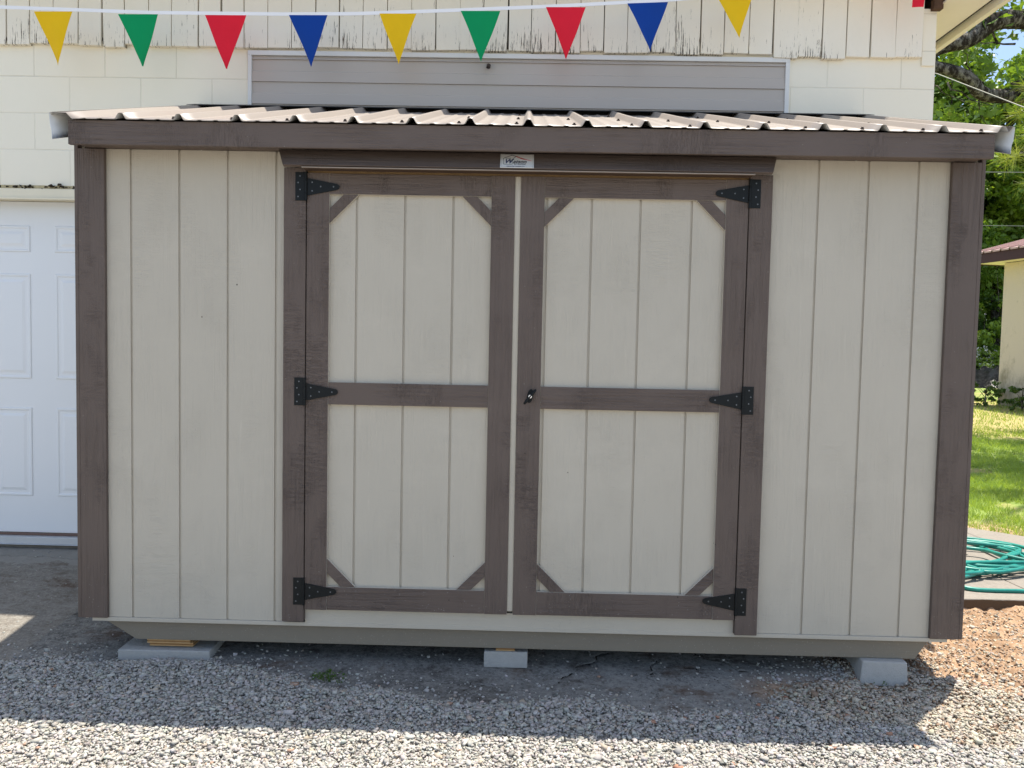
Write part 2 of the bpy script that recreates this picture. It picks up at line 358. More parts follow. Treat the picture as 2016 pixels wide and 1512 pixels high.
# ------------------------------------------------------------------ gravel stones
ICO = np.array([(-1,-1,-1),(1,-1,-1),(1,1,-1),(-1,1,-1),(-1,-1,1),(1,-1,1),(1,1,1),(-1,1,1)])*.66
ICF = np.array([(0,3,2,1),(4,5,6,7),(0,1,5,4),(1,2,6,5),(2,3,7,6),(3,0,4,7)])
def stones(name, P, R, cols, mat, parent=None):
    n = len(P); T = np.stack([ICO*(1+rng.uniform(-.30, .25, (8, 1)))+rng.uniform(-.30, .30, (8, 3)) for _ in range(48)])
    V = T[rng.integers(0, 48, n)]*np.stack([rng.uniform(.85, 1.45, n), rng.uniform(.65, 1.05, n), rng.uniform(.40, .8, n)], -1)[:, None]*R[:, None, None]
    a = rng.uniform(0, 2*np.pi, n); b = rng.normal(0, .5, n); cz, sz, cb, sb = np.cos(a), np.sin(a), np.cos(b), np.sin(b)
    O = np.zeros(n); I = np.ones(n)
    Rz = np.stack([cz, -sz, O, sz, cz, O, O, O, I], -1).reshape(n, 3, 3); Rx = np.stack([I, O, O, O, cb, -sb, O, sb, cb], -1).reshape(n, 3, 3)
    V = np.einsum('nij,nkj->nki', Rz@Rx, V) + P[:, None]
    F = (ICF[None]+8*np.arange(n)[:, None, None]).reshape(-1, 4)
    col = np.repeat(np.concatenate([cols, np.ones((n, 1))], 1), 8, 0)
    return fastmesh(name, V.reshape(-1, 3), F, mat, parent, col={'Col': col})
def scatter(n, x0, x1, y0, y1):
    x = rng.uniform(x0, x1, n); y = rng.uniform(y0, y1, n); g = gravelmask(x, y); s = soilmask(x, y)
    yb = np.interp(x, *YB)
    p = np.clip(g*(1-.50*s*sstep(-.5, -.2, y)) + .003 + .16*np.exp(-np.clip(y-yb, 0, 9)/.07) + .16*s + .40*s*sstep(.6, -.2, y)*sstep(3.35, 3.6, x), 0, 1)*np.where((x > 0) & (x < 3.7) & (y > .4), .2, 1)
    # thin patch of rubble in front of the right-hand block
    p = np.maximum(p, .25*sstep(2.75, 3.0, x)*sstep(.25, -.1, y))
    k = (rng.random(n) < p) & ~((x > 3.9) & (y > 1.14))
    return x[k], y[k]
A = scatter(290000, -1.0, 5.0, -1.05, 1.25); B = scatter(30000, -2.6, 6.5, -2.6, -1.05)
sx = np.concatenate([A[0], B[0]]); sy = np.concatenate([A[1], B[1]]); n = len(sx)
r = rng.lognormal(math.log(.0059), .32, n); g = gravelmask(sx, sy)
r *= np.where(sy < -1.05, 1.5, 1)*np.where(g < .3, .85, 1)
sz = height(sx, sy) + rng.uniform(-.2, 1.3, n)*.009*g + r*.2
base = np.array([.425, .408, .372]); cols = base*rng.uniform(.72, 1.25, (n, 1))*(1+rng.normal(0, .03, (n, 3)))
t = rng.random(n); cols[t < .06] *= np.array([1.05, .92, .80]); cols[(t > .10) & (t < .17)] *= .62
cols[(t > .17) & (t < .1712)] = (.40, .24, .16)
sm = soilmask(sx, sy) > .5; q = (rng.random(n) < .33*sstep(-.2, .3, sy)+.08) & sm; cols[q] = np.array([.27, .175, .11])*rng.uniform(.7, 1.4, (q.sum(), 1)); cols[sm & ~q] *= np.array([1.04, .97, .86])
q = (rng.random(n) < .0015) & (sx > 2.3); cols[q] = (.36, .17, .10); r[q] *= 1.7
m = Mat('gravel_stone'); m.col(m.mix(m.noise(m.co(), 90, 3), m.attr('Col'), m.mix(.3, m.attr('Col'), (.45, .42, .38)))).rough(.9, .2)
gs = stones('gravel', np.stack([sx, sy, sz], -1), r, np.clip(cols, 0, .8), m.m)
tag(gs, 'pale crushed limestone gravel spread in front of the brown and beige shed', 'gravel', kind='stuff')

# ------------------------------------------------------------------ SHED
shed = thing('storage_shed', 'beige wooden storage shed with brown trim, double doors and brown metal roof', 'shed', (1.85, .6, -.09))
W_, D_ = 3.708, 1.17
def rz(y): return 2.06 + (y+.12)*.333      # roof plane
def grooved(x0, x1, z0, z1, yf, grooves, th=.014):
    """siding sheet with vertical grooves 10 mm wide, 5 mm deep; front at y=yf"""
    p = [(x0, yf)]
    for gxx in sorted(grooves):
        if x0+.01 < gxx < x1-.01: p += [(gxx-.005, yf), (gxx-.0038, yf+.007), (gxx+.0038, yf+.007), (gxx+.005, yf)]
    p += [(x1, yf), (x1, yf+th), (x0, yf+th)]
    b = MB(); b.prism(p, 2, z0, z1); return b
G = [.2121 + k*.2032 for k in range(18)]
front = MB()
for x0, x1 in ((.006, .90), (2.83, 3.702)):
    q = grooved(x0, x1, -.0015, 1.975, .018, G + [.87, 2.85]); front.add(q.v, q.f)
front.box(.85, 2.86, .022, .03, 1.88, 1.975)
MB().box(.04, 3.668, .010, .0335, -.0185, -.0025).build('bottom_strip', M['side_h'], shed, .001)
fw = front.build('front_siding', M['side'], shed)
for x0, x1 in ((.0, .012), (W_-.012, W_)):
    MB().prism([(.03, -.015), (D_, -.015), (D_, rz(D_)-.02), (.03, rz(.03)-.02)], 0, x0, x1).build('side_wall', M['side'], shed)
MB().box(.02, W_-.02, D_, D_+.012, -.015, 2.45).build('back_wall', M['side'], shed)
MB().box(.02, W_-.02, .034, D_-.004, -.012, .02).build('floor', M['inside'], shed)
b = MB().prism([(.012, .0), (.012, -.004)][:0] + [(.075, -.019), (.215, -.104), (3.550, -.104), (3.605, -.019)], 1, .036, .075)
b.build('skid', M['skid'], shed, .002)
b = MB().prism([(.10, -.016), (.255, -.104), (3.52, -.104), (3.615, -.016)], 1, 1.06, 1.10)
b.build('skid', M['skid'], shed)
for x0, x1, xs in ((0, .11, 0), (3.59, W_, W_)):
    b = MB().box(x0, x1, -.001, .0175, -.002, 1.972)
    if xs == 0: b.box(-.016, -.0005, .0, .09, -.002, 2.0)
    else: b.box(W_+.0005, W_+.016, .0, .09, -.002, 2.0)
    b.build('corner_trim', M['trim_v'], shed, .002)
for x0, x1, z0 in ((.862, .953, .008), (2.770, 2.862, -.002)):
    MB().box(x0, x1, -.014, .0175, z0, 1.905).build('door_casing', M['trim_v'], shed, .002)
MB().box(.953, 2.770, .012, .032, -.014, .058).build('door_sill', M['side_h'], shed, .0015)
MB().box(.953, 2.770, .014, .03, 1.862, 1.905).build('door_jamb', M['rawwood'], shed)
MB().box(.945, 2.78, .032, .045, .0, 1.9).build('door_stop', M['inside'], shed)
b = MB()
hv = [(.845, -.030, 1.972), (2.868, -.030, 1.972), (2.838, -.088, 1.899), (.880, -.088, 1.899), (.845, -.016, 1.972), (2.868, -.016, 1.972), (2.838, -.071, 1.893), (.880, -.071, 1.893)]
b.add(hv, [(3, 2, 1, 0), (4, 5, 6, 7), (0, 1, 5, 4), (7, 6, 2, 3), (1, 2, 6, 5), (4, 7, 3, 0)])
hd = b.build('door_header', M['trim_h'], shed, .0015)
MB().box(.955, 2.768, -.086, -.074, 1.8895, 1.8925).build('header_lit_edge', simple('bounce_lit_edge', (.34, .28, .23), .5), shed)  # pale strip: ground bounce on the header's bottom edge put into the colour
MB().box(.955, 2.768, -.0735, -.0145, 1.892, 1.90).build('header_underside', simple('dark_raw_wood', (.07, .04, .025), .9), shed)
MB().box(.034, 3.681, -.124, -.106, 1.957, 2.052).build('fascia', M['trim_h'], shed, .002)
MB().box(.034, 3.681, -.105, .017, 1.976, 1.986).build('eave_soffit', M['trim_h'], shed)
# roof sheet ------------------------------------------------
prof = []; x = -.026; ribs = [.020 + k*.2303 for k in range(17)]
for k, rx in enumerate(ribs):
    if k == 0: prof += [(-.024, .016)]
    prof += [(rx-.026, 0), (rx-.020, .003), (rx-.009, .022), (rx-.004, .024), (rx+.004, .024), (rx+.009, .022), (rx+.020, .003), (rx+.026, 0)] if k else [(rx-.020, .023), (rx+.014, .023), (rx+.036, 0)]
    if k < 16:
        for f in (.36, .64):
            mxx = rx + .2303*f; prof += [(mxx-.013, 0), (mxx-.006, .0028), (mxx+.006, .0028), (mxx+.013, 0)]
prof = [p for i, p in enumerate(prof) if i == 0 or p[0] > prof[i-1][0]+1e-5]; prof[-1] = (3.738, .021) ; prof = [p for p in prof if p[0] <= 3.738]
ys = np.linspace(-.136, 1.175, 12); V = []; Fq = []; mi = []
npf = len(prof)
for off in (0, -.0022):
    for yy in ys:
        for (px, pz) in prof: V.append((px, yy, rz(yy)+pz+off + .0008*math.sin(px*9+yy*5)))
nb = npf*len(ys)
for j in range(len(ys)-1):
    for i in range(npf-1):
        a = j*npf+i; Fq.append((a, a+1, a+npf+1, a+npf)); mi.append(0)
        a += nb; Fq.append((a, a+npf, a+npf+1, a+1)); mi.append(1)
for i in range(npf-1): Fq.append((i, nb+i, nb+i+1, i+1)); mi.append(0)
roof = fastmesh('roof', V, Fq, [M['roof'], M['roofback']], shed, mi)
def subpart(mb, name, mat, par, bevel=0, smooth=False):
    return mb.build(name, mat, par, bevel, smooth)
def fastener():
    b = MB(); b.tube([(0, 0, 0), (0, 0, .004)], .008, 8); b.tube([(0, 0, .004), (0, 0, .009)], .005, 6)
    return b.build('roof_screw', M['darkscrew'], roof, world=False)
fs = None
for yy in (-.06, .42, .86):
    for k in range(1, 17):
        if yy > .8 and k % 2: continue
        sx_, sy_ = ribs[k]-.048, yy+random.uniform(-.015, .015)
        o = fastener() if fs is None else fs.copy()
        if fs is None: fs = o
        else: C.objects.link(o)
        o.location = (sx_, sy_, rz(sy_)+.0005); o.rotation_euler = (math.atan(.333), 0, 0)
# ridge flashing sits on the rib tops
zr = rz(1.10)+.0245
b = MB().prism([(1.085, rz(1.085)+.024), (1.185, rz(1.185)+.024), (1.185, rz(1.185)+.027), (1.085, rz(1.085)+.027)], 0, -.03, 3.745)
b.prism([(1.176, rz(1.176)-.05), (1.182, rz(1.182)-.05), (1.182, rz(1.182)+.023), (1.176, rz(1.176)+.023)], 0, -.02, 3.735)  # dark strip added to paint the shadow gap under the flashing black
b.build('ridge_flashing', M['ridge'], shed)
for sgn, xo, xi in ((-1, -.028, .028), (1, 3.742, 3.686)):
    # bent metal rake trim, open at the front end; profile in x,z follows the roof slope
    k = -1 if sgn < 0 else 1
    P = [(xo-k*.012, .022), (xo, .020), (xo-k*.004, -.032), (xo-k*.010, -.050), (xo-k*.012, -.083), (xo-k*.045, -.078)]
    V = []; Fq = []; mi = []
    th = .0018; nn = len(P)
    for yy in (-.146, 1.18):
        for px, pz in P: V.append((px, yy, rz(yy)+pz+(0.002 if yy < 0 else 0)))
        for px, pz in P: V.append((px-k*th, yy, rz(yy)+pz-th*.3+(0.002 if yy < 0 else 0)))
    for i in range(nn-1):
        Fq += [(i, i+1, 2*nn+i+1, 2*nn+i), (nn+i, nn+i+1, 3*nn+i+1, 3*nn+i), (i, i+1, nn+i+1, nn+i)]; mi += [0, 1, 1]
    fastmesh('rake_trim', V, Fq, [M['roof'], M['white_trim']], shed, mi)
    bx = sorted((xi, xi+k*.018*-1))
    MB().prism([(-.078, 1.964), (1.17, rz(1.17)-.09), (1.17, rz(1.17)-.006), (-.078, rz(-.078)-.006)], 0, bx[0], bx[1]).build('rake_board', M['trim_h'], shed)
# doors -----------------------------------------------------
def seg_board(b, p0, p1, wd, y0, y1):
    (ax, az), (bx, bz) = p0, p1; dx, dz = bx-ax, bz-az; l = math.hypot(dx, dz); nx_, nz_ = -dz/l*wd/2, dx/l*wd/2
    b.prism([(ax+nx_, az+nz_), (bx+nx_, bz+nz_), (bx-nx_, bz-nz_), (ax-nx_, az-nz_)], 1, y0, y1)
def edgepaint(b):
    for i, f in enumerate(b.f):
        b.m[i] = 0 if max(b.v[k][1] for k in f) < min(v[1] for v in b.v)+1e-5 else 1
    return b
EDGE = simple('beige_board_edge', (.50, .455, .38), .6)
def shed_door(x0, x1, s0, s1, grooves, hx, k, lab):
    """x0..x1 leaf; inner opening s0..s1"""
    panel = grooved(x0+.004, x1-.002, .062, 1.883, .008, grooves).build('door', M['side'], shed)
    panel['label'] = lab
    y0, y1 = -.011, .0075
    for a, c_, mt in ((x0, s0, 'trim_v'), (s1, x1, 'trim_v')):
        subpart(edgepaint(MB().box(a, c_, y0, y1, .06, 1.885)), 'stile', [M[mt], EDGE], panel, .0012)
    for z0, z1, yy in ((1.80, 1.884, .001), (.932, 1.025, .001), (.061, .160, .001)):
        subpart(edgepaint(MB().box(s0+.0006, s1-.0006, y0+yy, y1, z0, z1)), 'rail', [M['trim_h'], EDGE], panel, .0012)
    c2 = .120
    for cx, dx in ((s0, 1), (s1, -1)):
        for cz, dz in ((1.80, -1), (.160, 1)):
            q = .044*1.414
            pts = [(cx+dx*.0008, cz+dz*(c2-q)), (cx+dx*.0008, cz+dz*c2), (cx+dx*c2, cz+dz*.0008), (cx+dx*(c2-q), cz+dz*.0008)]
            subpart(edgepaint(MB().prism(pts, 1, y0+.0025, y1)), 'corner_brace', [M['trim_h'], EDGE], panel, .0012)
    for hz in (1.828, .984, .140):
        hg = MB(); y = y0-.001 if True else 0
        a, b_ = sorted((hx-k*.050, hx-k*.012)); hg.box(a, b_, -.0165, -.0142, hz-.058, hz+.058)
        for z0, z1 in ((-.058, -.028), (-.027, .027), (.028, .058)): hg.tube([(hx-k*.006, -.0185, hz+z0), (hx-k*.006, -.0185, hz+z1)], .0055, 10)
        st = [(hx, hz-.037), (hx+k*.118, hz-.013), (hx+k*.126, hz-.010), (hx+k*.131, hz-.005), (hx+k*.132, hz+.002), (hx+k*.129, hz+.008), (hx+k*.122, hz+.012), (hx, hz+.034)]
        hg.prism(st, 1, -.0165, -.0125)
        for ox, oz in ((-.030, .042), (-.038, .015), (-.030, -.013), (-.038, -.042), (.020, .017), (.020, -.018), (.055, .0), (.108, 0)):
            hg.disc(hx+k*ox, -.0165, hz+oz, .0032, .0022, 1, 8)
        subpart(hg, 'hinge', [M['black'], M['screw']], panel, .0006)
    return panel
dl = shed_door(.957, 1.813, 1.050, 1.717, [1.16, 1.36, 1.56], .960, 1, 'left leaf of the double door, narrower than the right leaf')
dr = shed_door(1.837, 2.766, 1.935, 2.675, [1.945, 2.13, 2.33, 2.54], 2.763, -1, 'right leaf of the double door, carrying the black handle')
MB().box(1.8135, 1.8365, -.004, .02, .072, 1.884).build('astragal', M['side'], dr, .001)
h = MB(); cx, cz = 1.892, .985; a = math.radians(52)
ring = [(cx+.011*math.cos(t)*1.15-.022*math.sin(t)*-.18, cz+.029*math.sin(t)) for t in np.linspace(0, 2*math.pi, 20, endpoint=False)]
h.prism(ring, 1, -.020, -.0112)
d = Vector((math.cos(a), 0, math.sin(a)))
h.tube([Vector((cx, -.043, cz))-d*.040, Vector((cx, -.046, cz))-d*.030, Vector((cx, -.046, cz))+d*.026, Vector((cx, -.041, cz))+d*.036], [.004, .0065, .0065, .0045], 10)
h.tube([(cx, -.020, cz), (cx, -.048, cz)], .011, 14); h.disc(cx, -.0485, cz, .0075, .003, 1, 14)
h.build('handle', [M['black'], simple('chrome_lock', (.8, .8, .82), .15, .5, .9)], dr, .0008)
# maker's sign ---------------------------------------------
tilt = math.atan2(.030, .069)
sgn_ = MB().box(-.0675, .0675, 0, .002, -.0345, .0345)
signo = sgn_.build('sign', simple('white_plastic_sign', (.74, .73, .70), .4, .5, 0, .03), shed, .0005, world=False)
signo.location = Vector((1.8195, -.0670, 1.9330)) - Vector(shed.location); signo.rotation_euler = (-math.atan2(.058, .073), 0, 0); signo.scale = (1, 1, 1.22)
def textmesh(txt, size, x, z, mat, name, shear=0, bold=0, par=None):
    cu = bpy.data.curves.new(name, 'FONT'); cu.body = txt; cu.size = size; cu.shear = shear; cu.offset = bold; cu.extrude = .0002; cu.resolution_u = 3
    t = bpy.data.objects.new(name, cu); C.objects.link(t)
    dg = bpy.context.evaluated_depsgraph_get(); me = bpy.data.meshes.new_from_object(t.evaluated_get(dg)); bpy.data.objects.remove(t)
    me.materials.clear(); me.materials.append(mat); o = bpy.data.objects.new(name, me); C.objects.link(o)
    o.parent = par; o.location = (x, -.0006, z); o.rotation_euler = (math.pi/2, 0, 0); return o
ink = simple('dark_ink', (.03, .03, .035), .5); navy = simple('navy_ink', (.02, .035, .12), .5); red = simple('red_ink', (.45, .03, .03), .5)
textmesh('W', .031, -.0525, -.0135, navy, 'lettering', .35, .0006, signo)
textmesh('atson', .0245, -.017, -.0125, ink, 'lettering', .35, .0004, signo)
textmesh('931-309-0244', .0082, -.012, -.0205, ink, 'lettering', 0, 0, signo)
textmesh('watsonbarnrentals.com', .0076, -.0415, -.0300, navy, 'lettering', 0, 0, signo)
def stroke(pts, wd, mat, name='emblem'):
    b = MB()
    for p0, p1 in zip(pts[:-1], pts[1:]): seg_board(b, p0, p1, wd, -.0009, .0003)
    return b.build(name, mat, signo)
stroke([(-.057, .0065), (-.052, .0135), (-.021, .0280), (-.005, .0225), (-.028, -.004)], .0013, ink)
b = MB(); b.prism([(-.005, .0235), (.045, .0035), (.020, .0085), (-.004, .0205)], 1, -.001, .0003); b.prism([(.035, .0080), (.058, .0005), (.045, .0030)], 1, -.001, .0003, 0); b.build('emblem', red, signo)
stroke([(-.047, .0125), (-.025, .0125)], .0010, ink)
stroke([(-.0545, .008), (-.0545, -.017), (-.052, -.019), (-.021, -.019), (-.019, -.017), (-.019, .002)], .0010, simple('green_ink', (.03, .08, .06), .5))
stroke([(-.0635, -.031), (.0635, -.031), (.0635, .031), (-.0635, .031), (-.0635, -.031)], .0006, simple('grey_ink', (.35, .35, .33), .5))

# ------------------------------------------------------------------ concrete blocks and shims
m = Mat('pale_concrete'); m.col(m.mix(m.noise(m.co(), 35, 7, .85), (.36, .355, .34), (.54, .53, .50))).rough(.9, .2)
m.bump(m.noise(m.co(), 90, 6, .85), .9, .006); m.bump(m.math('MINIMUM', m.vor(m.co(), 55), .25), .5, .004); M['conc'] = m.m
def block(loc, sx_, sy_, sz_, lab, taper=0, rot=0):
    b = MB().add([(-sx_/2-taper, -sy_/2-taper, 0), (sx_/2+taper*.1, -sy_/2-taper, 0), (sx_/2+taper*.1, sy_/2, 0), (-sx_/2-taper, sy_/2, 0), (-sx_/2, -sy_/2, sz_), (sx_/2, -sy_/2, sz_), (sx_/2, sy_/2, sz_), (-sx_/2, sy_/2, sz_)],
        [(0,3,2,1),(4,5,6,7),(0,1,5,4),(1,2,6,5),(2,3,7,6),(3,0,4,7)])
    o = b.build('concrete_block', M['conc'], None, .005); o.location = loc; o.rotation_euler = (0, 0, rot)
    return tag(o, lab, 'concrete block', 'concrete blocks holding up the shed')
block((.337, .125, -.2105), .396, .198, .063, 'wide flat concrete block under the left end of the shed, two wood strips on it', rot=.015)
block((1.811, .245, -.195), .188, .395, .072, 'small concrete block under the middle of the shed, below the double door gap')
block((3.415, .19, -.206), .185, .38, .101, 'tall sloping-faced concrete block under the right end of the shed', .012, -.04)
for (x0, x1, y0, z0, th, lab) in ((.262, .452, .06, -.1415, .0175, 'lower pale plywood strip on the left concrete block'), (.258, .446, .045, -.1235, .0175, 'upper pale plywood strip on the left block, touching the shed skid'), (1.768, 1.850, .055, -.1225, .017, 'short splintered wood shim on the middle concrete block')):
    b = MB(); nl = 3
    for k in range(nl): b.box(x0+.001*(k % 2), x1-.001*(k % 2), y0+.001*(k % 2), y0+.09, z0+k*th/nl+.0003, z0+(k+1)*th/nl, k % 2)
    o = b.build('wood_shim', [M['rawwood'], simple('ply_glue_layer', (.34, .18, .07), .8, .2, 0, .3, 50)], None)
    tag(o, lab, 'wood shim', 'wood shims on the concrete blocks')

# ------------------------------------------------------------------ BUILDING behind the shed
bl = thing('block_building', 'cream painted concrete block building with weathered vertical boards above, behind the shed', 'building', (1.3, 5, -.06))
YW = 1.22; XR = 4.13; XL = -5.2; YB_ = 10.5
b = MB()
b.box(XL, -1.48, YW, YW+.2, -.3, 2.9); b.box(-.48, XR, YW, YW+.2, -.3, 2.9); b.box(-1.48, -.48, YW, YW+.2, 2.045, 2.9)
b.box(XL, XL+.2, YW+.2, YB_, -.3, 2.9); b.box(XR-.2, XR, YW+.2, YB_, -.3, 3.12); b.box(XL+.2, XR-.2, YB_-.2, YB_, -.3, 2.9)
b.box(XL, XR-.2, YW+.03, YW+.2, 2.9, 3.25); b.box(XR-.2, XR, YW+.03, YW+.2, 2.9, 3.12)
b.build('wall', M['block'], bl)
# weathered vertical boards
b = MB(); x = -5.2; i = 0
edges = [-1.10, -.97, -.83, -.69, -.56, -.43, -.29, -.16, -.01, .12, .25]
while x < edges[0]-.16: edges.insert(0, edges[0]-.135); x = x if edges[0] > -5.1 else 9
while edges[-1] < 3.95: edges.append(edges[-1]+.1345+random.uniform(-.004, .004))
edges[-1] = 4.045
for a, c_ in zip(edges[:-1], edges[1:]):
    gap = random.choice((.002, .004, .006, .008, .010)); zb = 2.842+random.uniform(-.006, .006) if a < 3.2 else 2.832+random.uniform(-.01, .006)
    yo = random.uniform(0, .006); sk = random.uniform(-.004, .004)
    if a < -.3 and a > -1.2: sk *= 2.2; zb += random.uniform(-.008, .01)
    b.prism([(a+gap/2+sk, zb), (c_-gap/2+sk, zb+random.uniform(-.004, .004)), (c_-gap/2, 3.26), (a+gap/2, 3.26)], 1, YW-.026-yo, YW-.002)
b.build('board_siding', M['boards'], bl, .0015)
MB().box(-5.2, 4.045, YW-.0015, YW+.0, 2.86, 3.25).build('board_backing', M['dirt_and_gap'], bl)  # near-black sheet paints the shade in the gaps between boards
MB().box(4.05, 4.122, YW-.010, YW-.0005, 2.80, 3.11).build('corner_board', M['block'], bl)
MB().box(4.085, 4.135, YW-.05, YW-.012, 3.095, 3.15).build('rafter_end', simple('rotted_wood', (.10, .06, .04), .9, .2, 0, .6, 30), bl)
# grey lap panel with white trim
b = MB(); z = 2.800; x0, x1 = .290, 3.292; P = []
z = 2.785
laps = [(2.800, 2.782), (2.782, 2.658), (2.658, 2.534), (2.534, 2.410), (2.410, 2.2)]
for zt, zb in laps:
    mid = zt + (zb-zt)*.52
    P = [(YW-.004, zt), (YW-.010, zt), (YW-.0095, mid+.004), (YW-.014, mid-.004), (YW-.0165, zb+.006), (YW-.017, zb+.0008), (YW-.004, zb+.0008)]
    b.prism(P[::-1], 0, x0, x1)
pan = b.build('lap_panel', M['lap'], bl)
b = MB(); b.box(.268, 3.316, YW-.022, YW-.0005, 2.803, 2.829); b.box(.268, .2895, YW-.022, YW-.0005, 2.2, 2.8028); b.box(3.2925, 3.316, YW-.022, YW-.0005, 2.2, 2.8028)
b.build('panel_trim', M['white_trim'], bl, .0015)
b = MB(); b.tube([(1.63, YW-.012, 2.765), (1.63, YW-.035, 2.76), (1.63, YW-.04, 2.745)], [.012, .009, .012], 10); b.build('knob', M['darkscrew'], bl)
# entry door
dr2 = MB().box(-1.44, -.525, 1.300, 1.340, .02, 1.978)
dw = dr2.build('entry_door', M['doorw'], bl)
for px0, px1 in ((-1.28, -1.05), (-.905, -.675)):
    for z0, z1 in ((1.685, 1.838), (.94, 1.558), (.24, .768)):
        b = MB()
        def rect(ix, iy): return [(px0+ix, iy, z0+ix), (px1-ix, iy, z0+ix), (px1-ix, iy, z1-ix), (px0+ix, iy, z1-ix)]
        rings = [rect(0, 1.2995), rect(.004, 1.2945), rect(.012, 1.2945), rect(.018, 1.2985), rect(.034, 1.2985), rect(.050, 1.2935)]
        vs = sum(rings, []); fq = []
        for k in range(len(rings)-1):
            for j in range(4): fq.append((4*k+j, 4*k+(j+1) % 4, 4*k+4+(j+1) % 4, 4*k+4+j))
        fq.append((20, 21, 22, 23)); b.add(vs, fq)
        subpart(b, 'door_panel', M['doorw'], dw)
b = MB(); b.box(-1.478, -1.445, 1.23, 1.40, .0, 2.0); b.box(-.52, -.482, 1.23, 1.40, 0, 2.0); b.box(-1.444, -.521, 1.282, 1.40, 1.981, 2.03)
b.build('door_frame', M['cream'], bl, .002)
b = MB(); b.box(-1.53, -.42, YW-.022, YW-.001, 1.985, 2.036); b.box(-1.53, -.42, YW-.034, YW-.001, 1.972, 1.984)
b.build('door_head_trim', M['cream'], bl, .003)
# crumbled mortar seam above the head trim
n = 90; P = np.stack([rng.uniform(-1.5, -.45, n), rng.uniform(1.198, 1.222, n), rng.normal(2.047, .006, n)], -1)
stones('crumbled_mortar', P, rng.uniform(.004, .011, n), np.tile((.06, .05, .03), (n, 1)), m_ if (m_ := M['dirt_and_gap']) else None, bl)['kind'] = 'stuff'
MB().box(-1.5, -.45, YW-.004, YW+.002, 2.037, 2.057).build('mortar_seam', simple('yellowed_seam', (.50, .42, .25), .9, .2, 0, .5, 40), bl)
b = MB(); b.box(-1.47, -.49, 1.284, 1.36, .004, .018, 1); b.box(-1.47, -.49, 1.245, 1.37, -.036, .0035, 0); b.box(-1.47, -.49, 1.235, 1.37, -.0400, -.0365, 0)
b.build('threshold', [M['alu'], M['weather']], bl, .0015)
MB().box(-1.48, -.48, 1.262, 1.42, -.25, -.041).build('foundation', simple('old_concrete', (.20, .18, .15), .95, .1, 0, .4, 12), bl)
# eaves: front overhang, side overhang with soffit, fascia, roof
b = MB(); b.box(XL-.3, 4.375, 1.046, YW+.05, 3.25, 3.262); b.build('front_soffit', M['creamsoffit'], bl)
b = MB(); b.prism([(4.131, 3.12), (4.362, 3.12), (4.362, 3.13), (4.131, 3.13)], 1, 1.05, YB_+.3); b.build('side_soffit', M['creamsoffit'], bl)
MB().box(4.392, 4.425, 1.01, YB_+.3, 3.085, 3.31).build('side_fascia', M['cream'], bl, .003)
MB().box(4.364, 4.3915, 1.05, YB_+.3, 3.135, 3.2).build('soffit_gap_shade', M['dirt_and_gap'], bl)  # dark filler stands in for the shade inside the open gap
MB().box(XL-.3, 4.39, 1.02, 1.045, 3.215, 3.31).build('front_fascia', M['cream'], bl, .003)
xm = (XL+4.13)/2
b = MB().add([(XL-.33, 1.0, 3.34), (4.45, 1.0, 3.34), (4.45, YB_+.33, 3.34), (XL-.33, YB_+.33, 3.34), (xm, 4.6, 4.9), (xm, YB_-3, 4.9),
              (XL-.33, 1.0, 3.312), (4.45, 1.0, 3.312), (4.45, YB_+.33, 3.312), (XL-.33, YB_+.33, 3.312)],
             [(0,1,4),(1,2,5,4),(2,3,5),(3,0,4,5),(6,9,8,7),(0,6,7,1),(1,7,8,2),(2,8,9,3),(3,9,6,0)])
m = Mat('asphalt_shingle'); m.col(m.mix(m.noise(m.co(), 12, 4), (.07, .065, .06), (.14, .13, .12))).rough(.9, .2); b.build('roof', m.m, bl)

# ------------------------------------------------------------------ pennant string
ps = thing('pennant_string', 'white cord strung with yellow, green, red and blue triangular pennants above the shed', 'bunting', (1.2, 1.0, 2.93))
CORD = ([-2.6603, -0.9779, -0.1569, 0.5525, 0.9306, 1.4708, 2.0079, 2.543, 3.0214, 3.3194, 3.6235, 3.8971, 4.0491, 4.0897], [3.0751, 2.9464, 2.9282, 2.9292, 2.9363, 2.9616, 2.99, 3.0254, 3.065, 3.1461, 3.195, 3.195, 3.1663, 3.1157])
def cord_z(x): return float(np.interp(x, *CORD))
YC = .96
xs = np.linspace(-2.4, 4.06, 110); b = MB()
for i in range(len(xs)-1):
    x0, x1 = xs[i], xs[i+1]; z0, z1 = cord_z(x0), cord_z(x1)
    b.add([(x0, YC-.0012, z0-.009), (x1, YC-.0012, z1-.009), (x1, YC-.0012, z1+.009), (x0, YC-.0012, z0+.009), (x0, YC+.0012, z0-.009), (x1, YC+.0012, z1-.009), (x1, YC+.0012, z1+.009), (x0, YC+.0012, z0+.009)],
          [(0,1,2,3),(5,4,7,6),(3,2,6,7),(1,0,4,5)])
b.build('cord', simple('white_tape', (.85, .85, .86), .6, .3, 0, .04), ps)
def flagmat(name, c):
    m = Mat(name); m.col(m.mix(m.noise(m.co(), 12, 4), tuple(k*.93 for k in c), tuple(min(1, k*1.07) for k in c))).rough(.5, .2)
    m.bump(m.noise(m.co((1, 1, .5)), 26, 3), .25, .006)
    tr = m.n.new('ShaderNodeBsdfTranslucent'); tr.inputs[0].default_value = (*c, 1); mixs = m.n.new('ShaderNodeMixShader'); mixs.inputs[0].default_value = .25
    out = m.n['Material Output']; m.l.new(m.b.outputs[0], mixs.inputs[1]); m.l.new(tr.outputs[0], mixs.inputs[2]); m.l.new(mixs.outputs[0], out.inputs[0]); return m.m
FM = {'yellow': flagmat('yellow_vinyl', (.92, .62, .008)), 'green': flagmat('green_vinyl', (.0, .36, .12)), 'red': flagmat('red_vinyl', (.85, .018, .045)), 'blue': flagmat('blue_vinyl', (.004, .06, .36))}
